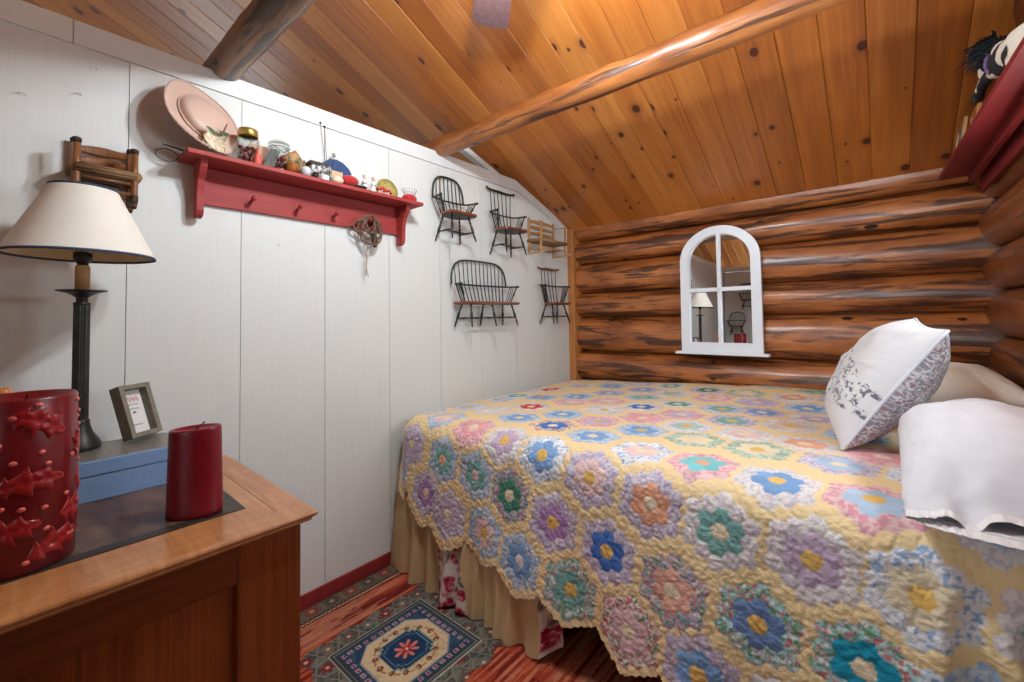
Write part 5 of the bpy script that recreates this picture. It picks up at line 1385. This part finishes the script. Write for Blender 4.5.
# ------------------------------------------------------------------ rug
def rug():
    st = .0034
    x, y = np.meshgrid(np.arange(-1.985, -.30, st), np.arange(.02, 1.95, st), indexing='ij')
    c = lambda *k: np.array([lin(v) for v in k])
    def put(col, m, cc): return np.where(m[..., None], cc, col)
    s = fbm(x * 75, y * 5, 81, 3); s2 = fbm(x * 22 + 3, y * 2.2, 82, 2)
    col = c(158, 60, 40) * np.ones(x.shape + (1,)); col = put(col, s > .52, c(188, 92, 62)); col = put(col, s2 > .60, c(176, 108, 84)); col = put(col, (s < .36), c(112, 34, 28)); col = put(col, (s > .66), c(196, 122, 92))
    # side border along the wall
    bx = -1.885
    m = x < bx; col = put(col, m, c(104, 92, 80)); yy = (y / .092) % 1 - .5; cx = -1.945
    rr_ = np.hypot((x - cx), yy * .092); pet = rr_ < .030 * (1 + .18 * np.cos(np.arctan2(yy * .092, x - cx) * 8))
    par = (np.floor(y / .092) % 2 == 0)
    col = put(col, m & pet & par, c(76, 76, 68)); col = put(col, m & pet & ~par, c(134, 66, 56)); col = put(col, m & (rr_ < .012), c(166, 132, 104)); col = put(col, m & (np.abs(np.abs(yy) - .5) < .05) & (abs(x - cx) < .028), c(112, 108, 86))
    for xl, cc in ((bx, (196, 168, 132)), (bx - .011, (52, 44, 40)), (-1.981, (60, 50, 44)), (bx + .010, (70, 40, 34))):
        col = put(col, (abs(x - xl) < .0045) & (((y / .02) % 1 < .7)), c(*cc))
    # scattered little flowers in the striped field
    fx = ((x + 1.80) / .16) ; 
    # stepped grey ground round the medallion
    mx_, my_ = -1.4395, 1.0155; hx, hy = .1955, .2155
    dx = x - mx_; dy = y - my_; d = np.maximum(abs(dx) - hx, abs(dy) - hy)
    zig = .028 * np.floor(np.abs(((y / .13) % 1) - .5) * 8) / 4 + .02 * np.floor(np.abs(((x / .13) % 1) - .5) * 8) / 4
    g = (np.maximum(abs(dx) - hx, (abs(dy) - hy) * .8) < .055 + zig * 1.4)
    n1 = fbm(x * 55, y * 55, 83, 2)
    col = put(col, g, c(92, 88, 80)); col = put(col, g & (n1 > .55), c(112, 108, 98)); col = put(col, g & (n1 < .40), c(70, 76, 76))
    hw_ = .086; hi = np.floor(x / hw_); hj = np.floor((y + (hi % 2) * hw_ / 2) / hw_)
    lx = x - (hi + .5) * hw_; ly = y + (hi % 2) * hw_ / 2 - (hj + .5) * hw_; hr = np.hypot(lx, ly); ha_ = np.arctan2(ly, lx)
    kind = ((hi * 7 + hj * 5) % 4)
    hexm = np.maximum(abs(lx), abs(lx) * .5 + abs(ly) * .87)
    col = put(col, g & (abs(hexm - .0385) < .0022), c(136, 132, 120))
    fm = hr < .024 * (1 + .2 * np.cos(6 * ha_))
    for kk, cc in ((0, (122, 46, 48)), (1, (120, 104, 90)), (2, (106, 82, 74)), (3, (104, 112, 106))): col = put(col, g & fm & (kind == kk), c(*cc))
    col = put(col, g & (hr < .007), c(206, 176, 150))
    # outer guard of the medallion
    M0 = d < 0
    col = put(col, d < .004, c(176, 174, 160)); col = put(col, M0, c(58, 62, 62)); col = put(col, M0 & (abs(d + .012) < .003), c(112, 120, 116))
    navy = c(40, 66, 92); m2 = d < -.024; col = put(col, m2, navy); col = put(col, m2 & (n1 > .6), c(54, 84, 108))
    # row of pink squares in the navy band
    per = .0335; bx1 = np.abs(d + .040) < .0085
    along = np.where((abs(dx) - hx) > (abs(dy) - hy), dy, dx); q = ((along / per) % 1) - .5
    sq = bx1 & (abs(q) < .28); col = put(col, sq, c(186, 152, 156)); col = put(col, (abs(d + .040) < .0045) & (abs(q) < .14), c(120, 52, 66))
    # cream octagon
    oc = np.maximum(np.maximum(abs(dx) - .132, abs(dy) - .152), (abs(dx) + abs(dy) - .222) * .7071)
    crm = oc < 0
    col = put(col, oc < .007, c(150, 152, 156)); col = put(col, crm, c(214, 190, 152)); col = put(col, crm & (n1 > .66), c(200, 172, 130))
    # brown and gold sprigs in the cream
    an = np.arctan2(dy, dx); rd = np.hypot(dx * 1.12, dy); an2 = (an / (2 * PI) * 14) % 1 - .5
    rq = np.hypot(an2 * 2 * PI / 14 * .116, rd - .120); col = put(col, crm & (rq < .012 * (1 + .3 * np.cos(5 * np.arctan2(rd - .12, an2)))), c(126, 72, 56)); col = put(col, crm & (rq < .004), c(206, 166, 130))
    an3 = ((an + .22) / (2 * PI) * 14) % 1 - .5; col = put(col, crm & (abs(an3) < .2) & (abs(rd - .125) < .0035), c(158, 122, 60))
    # stepped navy centre with a red star
    ic = np.minimum(np.maximum(abs(dx) - .078, abs(dy) - .058), np.maximum(abs(dx) - .052, abs(dy) - .088)); ic = np.minimum(ic, np.maximum(abs(dx) - .066, abs(dy) - .074))
    col = put(col, ic < .006, c(116, 142, 132)); col = put(col, ic < 0, c(28, 50, 84)); col = put(col, ic < -.009, c(92, 130, 150)); col = put(col, ic < -.013, c(30, 58, 92)); 
    stt = rd < .052 * (.42 + .58 * np.abs(np.cos(an * 4)) ** 1.2); stt &= ic < -.004
    col = put(col, stt, c(196, 96, 84)); col = put(col, stt & ((np.floor(an / (PI / 4)) % 2) == 0), c(150, 36, 40)); col = put(col, stt & (np.abs(np.cos(an * 4)) > .86) & (rd > .02) , c(216, 138, 122)); col = put(col, rd < .006, c(226, 206, 176))
    col = col * (.86 + .28 * fbm(x * 260, y * 260, 84, 1))[..., None]
    z = .0075 + .0012 * (fbm(x * 200, y * 200, 85, 1) - .5)
    edge = np.minimum.reduce([x - x.min(), x.max() - x, y - y.min(), y.max() - y]); z = np.where(edge < st * .5, .0005, z)
    o = fast_grid('rug', np.stack([x, y, z], -1), M['rug'], col=col, origin=(-1.2, 1.0, 0))
    tag(o, 'red striped oriental rug with a navy medallion between dresser and bed', 'rug')
rug()

# ------------------------------------------------------------------ red shelf on the right wall with a toy horse
RZ = 1.945
def right_shelf():
    t = thing('plank_shelf', (.40, 2.1, RZ), 'dark red shelf on the right log wall, seen from below at the top right corner', 'shelf')
    xf = lambda y: .262 + .026 * (2.99 - y)
    y0, y1 = 1.15, 2.985
    MB().prism([(xf(y0), y0), (xf(y1), y1), (.425, y1), (.425, y0)], (0, 0, RZ), (1, 0, 0), (0, 1, 0), (0, 0, .019)).build('shelf_board', M['redshelf_d'], t)
    MB().box((.371, (y0 + y1) / 2 + .01, RZ - .021), (.022, y1 - y0 - .04, .042), bev=.003).build('cleat', M['redshelf_d'], t)
    MB().box((.408, (y0 + y1) / 2, RZ - .045), (.014, y1 - y0, .09), bev=.002).build('back_board', M['redshelf_d'], t)
right_shelf()
def shelf_picture(y, w, h, mt, inner, label, x=.385, tilt=14):
    t = thing('small_picture', (x, y, RZ + .019), label, 'picture'); Mx = Matrix.Translation((x - .035, y, RZ + .0205)) @ Matrix.Rotation(math.radians(tilt), 4, 'Y')
    b = MB(); bw = .014
    for ctr, dim in (((0, -w / 2 + bw / 2, h / 2), (.012, bw, h)), ((0, w / 2 - bw / 2, h / 2), (.012, bw, h)), ((0, 0, bw / 2), (.012, w - 2 * bw, bw)), ((0, 0, h - bw / 2), (.012, w - 2 * bw, bw))): b.box(ctr, dim, bev=.001)
    b.xf(Mx); b.build('frame', mt, t)
    b = MB(); b.box((.001, 0, h / 2), (.004, w - .02, h - .02)); b.xf(Mx); b.build('print', inner, t)
shelf_picture(2.74, .20, .165, M['lightwood'], P('grey_green_print', rgb(120, 128, 110), rgb(96, 108, 104), scale=30, rough=.6), 'light wood framed picture on the right shelf nearest the log wall', x=.338, tilt=8)
shelf_picture(2.50, .16, .14, M['pine_trim'], P('reddish_print', rgb(150, 56, 44), rgb(176, 132, 96), scale=20, rough=.6), 'tan framed picture on the right shelf beneath the toy horse leg', x=.352, tilt=8)

def toy_horse():
    K = .80; HO = Vector((.33, 2.1, 2.12)); SH = Vector((.034, .10, .012))
    tr = lambda p_: HO + SH + (Vector(p_) - HO) * K
    t = thing('toy_horse', (.345, 1.9, RZ + .019), 'black and white toy horse with a shaggy black mane lying on the right shelf', 'toy horse')
    V = [(.345, 1.62, 2.045), (.345, 1.78, 2.06), (.342, 1.94, 2.085), (.335, 2.04, 2.13), (.325, 2.10, 2.185), (.315, 2.16, 2.215), (.305, 2.235, 2.185), (.30, 2.285, 2.155)]
    E = [(i, i + 1) for i in range(7)]; Rd = [.055, .075, .072, .058, .046, .046, .034, .026]
    def leg(root, pts, rs):
        last = root
        for p_, r_ in zip(pts, rs):
            V.append(p_); Rd.append(r_); E.append((last, len(V) - 1)); last = len(V) - 1
    leg(3, [(.312, 2.10, 2.115), (.300, 2.20, 2.13), (.292, 2.29, 2.125), (.288, 2.37, 2.105)], (.034, .026, .021, .02))
    leg(3, [(.365, 2.10, 2.09), (.372, 2.19, 2.04), (.372, 2.27, 2.0)], (.034, .025, .02))
    leg(1, [(.318, 1.74, 2.02), (.300, 1.66, 1.995), (.30, 1.58, 1.99)], (.036, .026, .02))
    leg(1, [(.375, 1.74, 2.02), (.385, 1.66, 1.995), (.385, 1.58, 1.99)], (.036, .026, .02))
    leg(5, [(.300, 2.145, 2.262)], (.009,)); leg(5, [(.335, 2.145, 2.262)], (.009,))
    leg(0, [(.345, 1.56, 2.06), (.35, 1.50, 2.02)], (.016, .014))
    me = bpy.data.meshes.new('body'); org = Vector(t.location)
    me.from_pydata([tuple(tr(p_) - org) for p_ in V], E, []); o = bpy.data.objects.new('body', me); COL.objects.link(o); o.parent = t
    sk = o.modifiers.new('Skin', 'SKIN'); sk.use_smooth_shade = True
    for k, sv in enumerate(me.skin_vertices[0].data): sv.radius = (Rd[k] * K, Rd[k] * K); sv.use_root = (k == 2)
    ss = o.modifiers.new('Subdivision', 'SUBSURF'); ss.levels = 2; ss.render_levels = 2
    m, nt, b = newmat('pinto_plush'); tc = nd(nt, 'TexCoord'); nz = nd(nt, 'TexNoise', i_Scale=9., i_Detail=1.); nt.links.new(tc.outputs['Object'], nz.inputs['Vector'])
    f_ = ramp(nt, nz.outputs[0], [(.515, 0.), (.535, 1.)]); nt.links.new(mix(nt, f_, rgb(222, 212, 196), rgb(24, 24, 28)), b.inputs['Base Color']); b.inputs['Roughness'].default_value = .9
    n2 = nd(nt, 'TexNoise', i_Scale=300.); nt.links.new(tc.outputs['Object'], n2.inputs['Vector']); bump(nt, b, n2.outputs[0], .002)
    me.materials.append(m)
    rr = random.Random(6); mn = MB()
    for k in range(230):
        q = rr.random(); root = Vector((.325, 2.06, 2.19)).lerp(Vector((.31, 2.19, 2.262)), q) + Vector((rr.uniform(-.02, .02), rr.uniform(-.03, .03), rr.uniform(-.02, .012)))
        d = Vector((rr.uniform(-.9, .15), rr.uniform(-.3, .9), rr.uniform(-.4, .8))).normalized(); L = rr.uniform(.05, .095)
        mn.tube([root, root + d * L * .5 + Vector((0, 0, .012)), root + d * L + Vector((-.012, 0, -.022))], [.0042, .0034, .0012], 5)
    mn.v = [tuple(tr(p_)) for p_ in mn.v]
    tag(mn.build('mane', P('black_shaggy_wool', rgb(18, 22, 28), rgb(30, 36, 42), scale=80, rough=.9), t), kind='stuff')
    b = MB()
    for z_, cm in ((0, 0),):
        b.tube([(.335 + .064 * math.cos(a), 2.035 + .02 * math.sin(a) * 0 - .012 * math.cos(a), 2.125 + .066 * math.sin(a)) for a in np.linspace(0, 2 * PI, 30)], .007, 8, caps=False)
    b.v = [tuple(tr(p_)) for p_ in b.v]
    b.build('harness', P('blue_purple_braid', rgb(62, 76, 128), rgb(150, 84, 116), scale=60, rough=.8), t)
    MB().tube([tr((.288, 2.362, 2.108)), tr((.287, 2.395, 2.10))], [.0185, .018], 12).build('hoof', M['black'], t)
    for s in (-1, 1): MB().sphere(tr((.308 + .028 * s, 2.20, 2.215)), .004, 8, 6).build('eye', M['black'], t)
toy_horse()
WORLD = 7; EXPO = 1.06

# ------------------------------------------------------------------ camera, light, view
cd = bpy.data.cameras.new('camera'); cam = bpy.data.objects.new('camera', cd); COL.objects.link(cam)
F_PX, YAW, PIT, ROL = 424.15, math.radians(40.645), math.radians(2.046), math.radians(-.934)
f = Vector((-math.sin(YAW) * math.cos(PIT), math.cos(YAW) * math.cos(PIT), math.sin(PIT)))
r0 = Vector((math.cos(YAW), math.sin(YAW), 0)); u0 = r0.cross(f)
r = r0 * math.cos(ROL) + u0 * math.sin(ROL); u = -r0 * math.sin(ROL) + u0 * math.cos(ROL)
cam.matrix_world = Matrix(((r.x, u.x, -f.x, 0), (r.y, u.y, -f.y, 0), (r.z, u.z, -f.z, 1.3), (0, 0, 0, 1)))
cd.sensor_width = 36.0; cd.lens = F_PX / 1024 * 36.0
cd.shift_x = 1.0 / 1024; cd.shift_y = -(341 - 301.64) / 1024; cd.clip_start = .02
scene.camera = cam

w = bpy.data.worlds.new('world'); scene.world = w; w.use_nodes = True
bg = w.node_tree.nodes['Background']; bg.inputs[0].default_value = (.82, .93, 1.0, 1); bg.inputs[1].default_value = WORLD
vs = scene.view_settings
vs.view_transform = 'Standard'; vs.look = 'None'; vs.gamma = 1.0; vs.use_curve_mapping = False
vs.exposure = EXPO
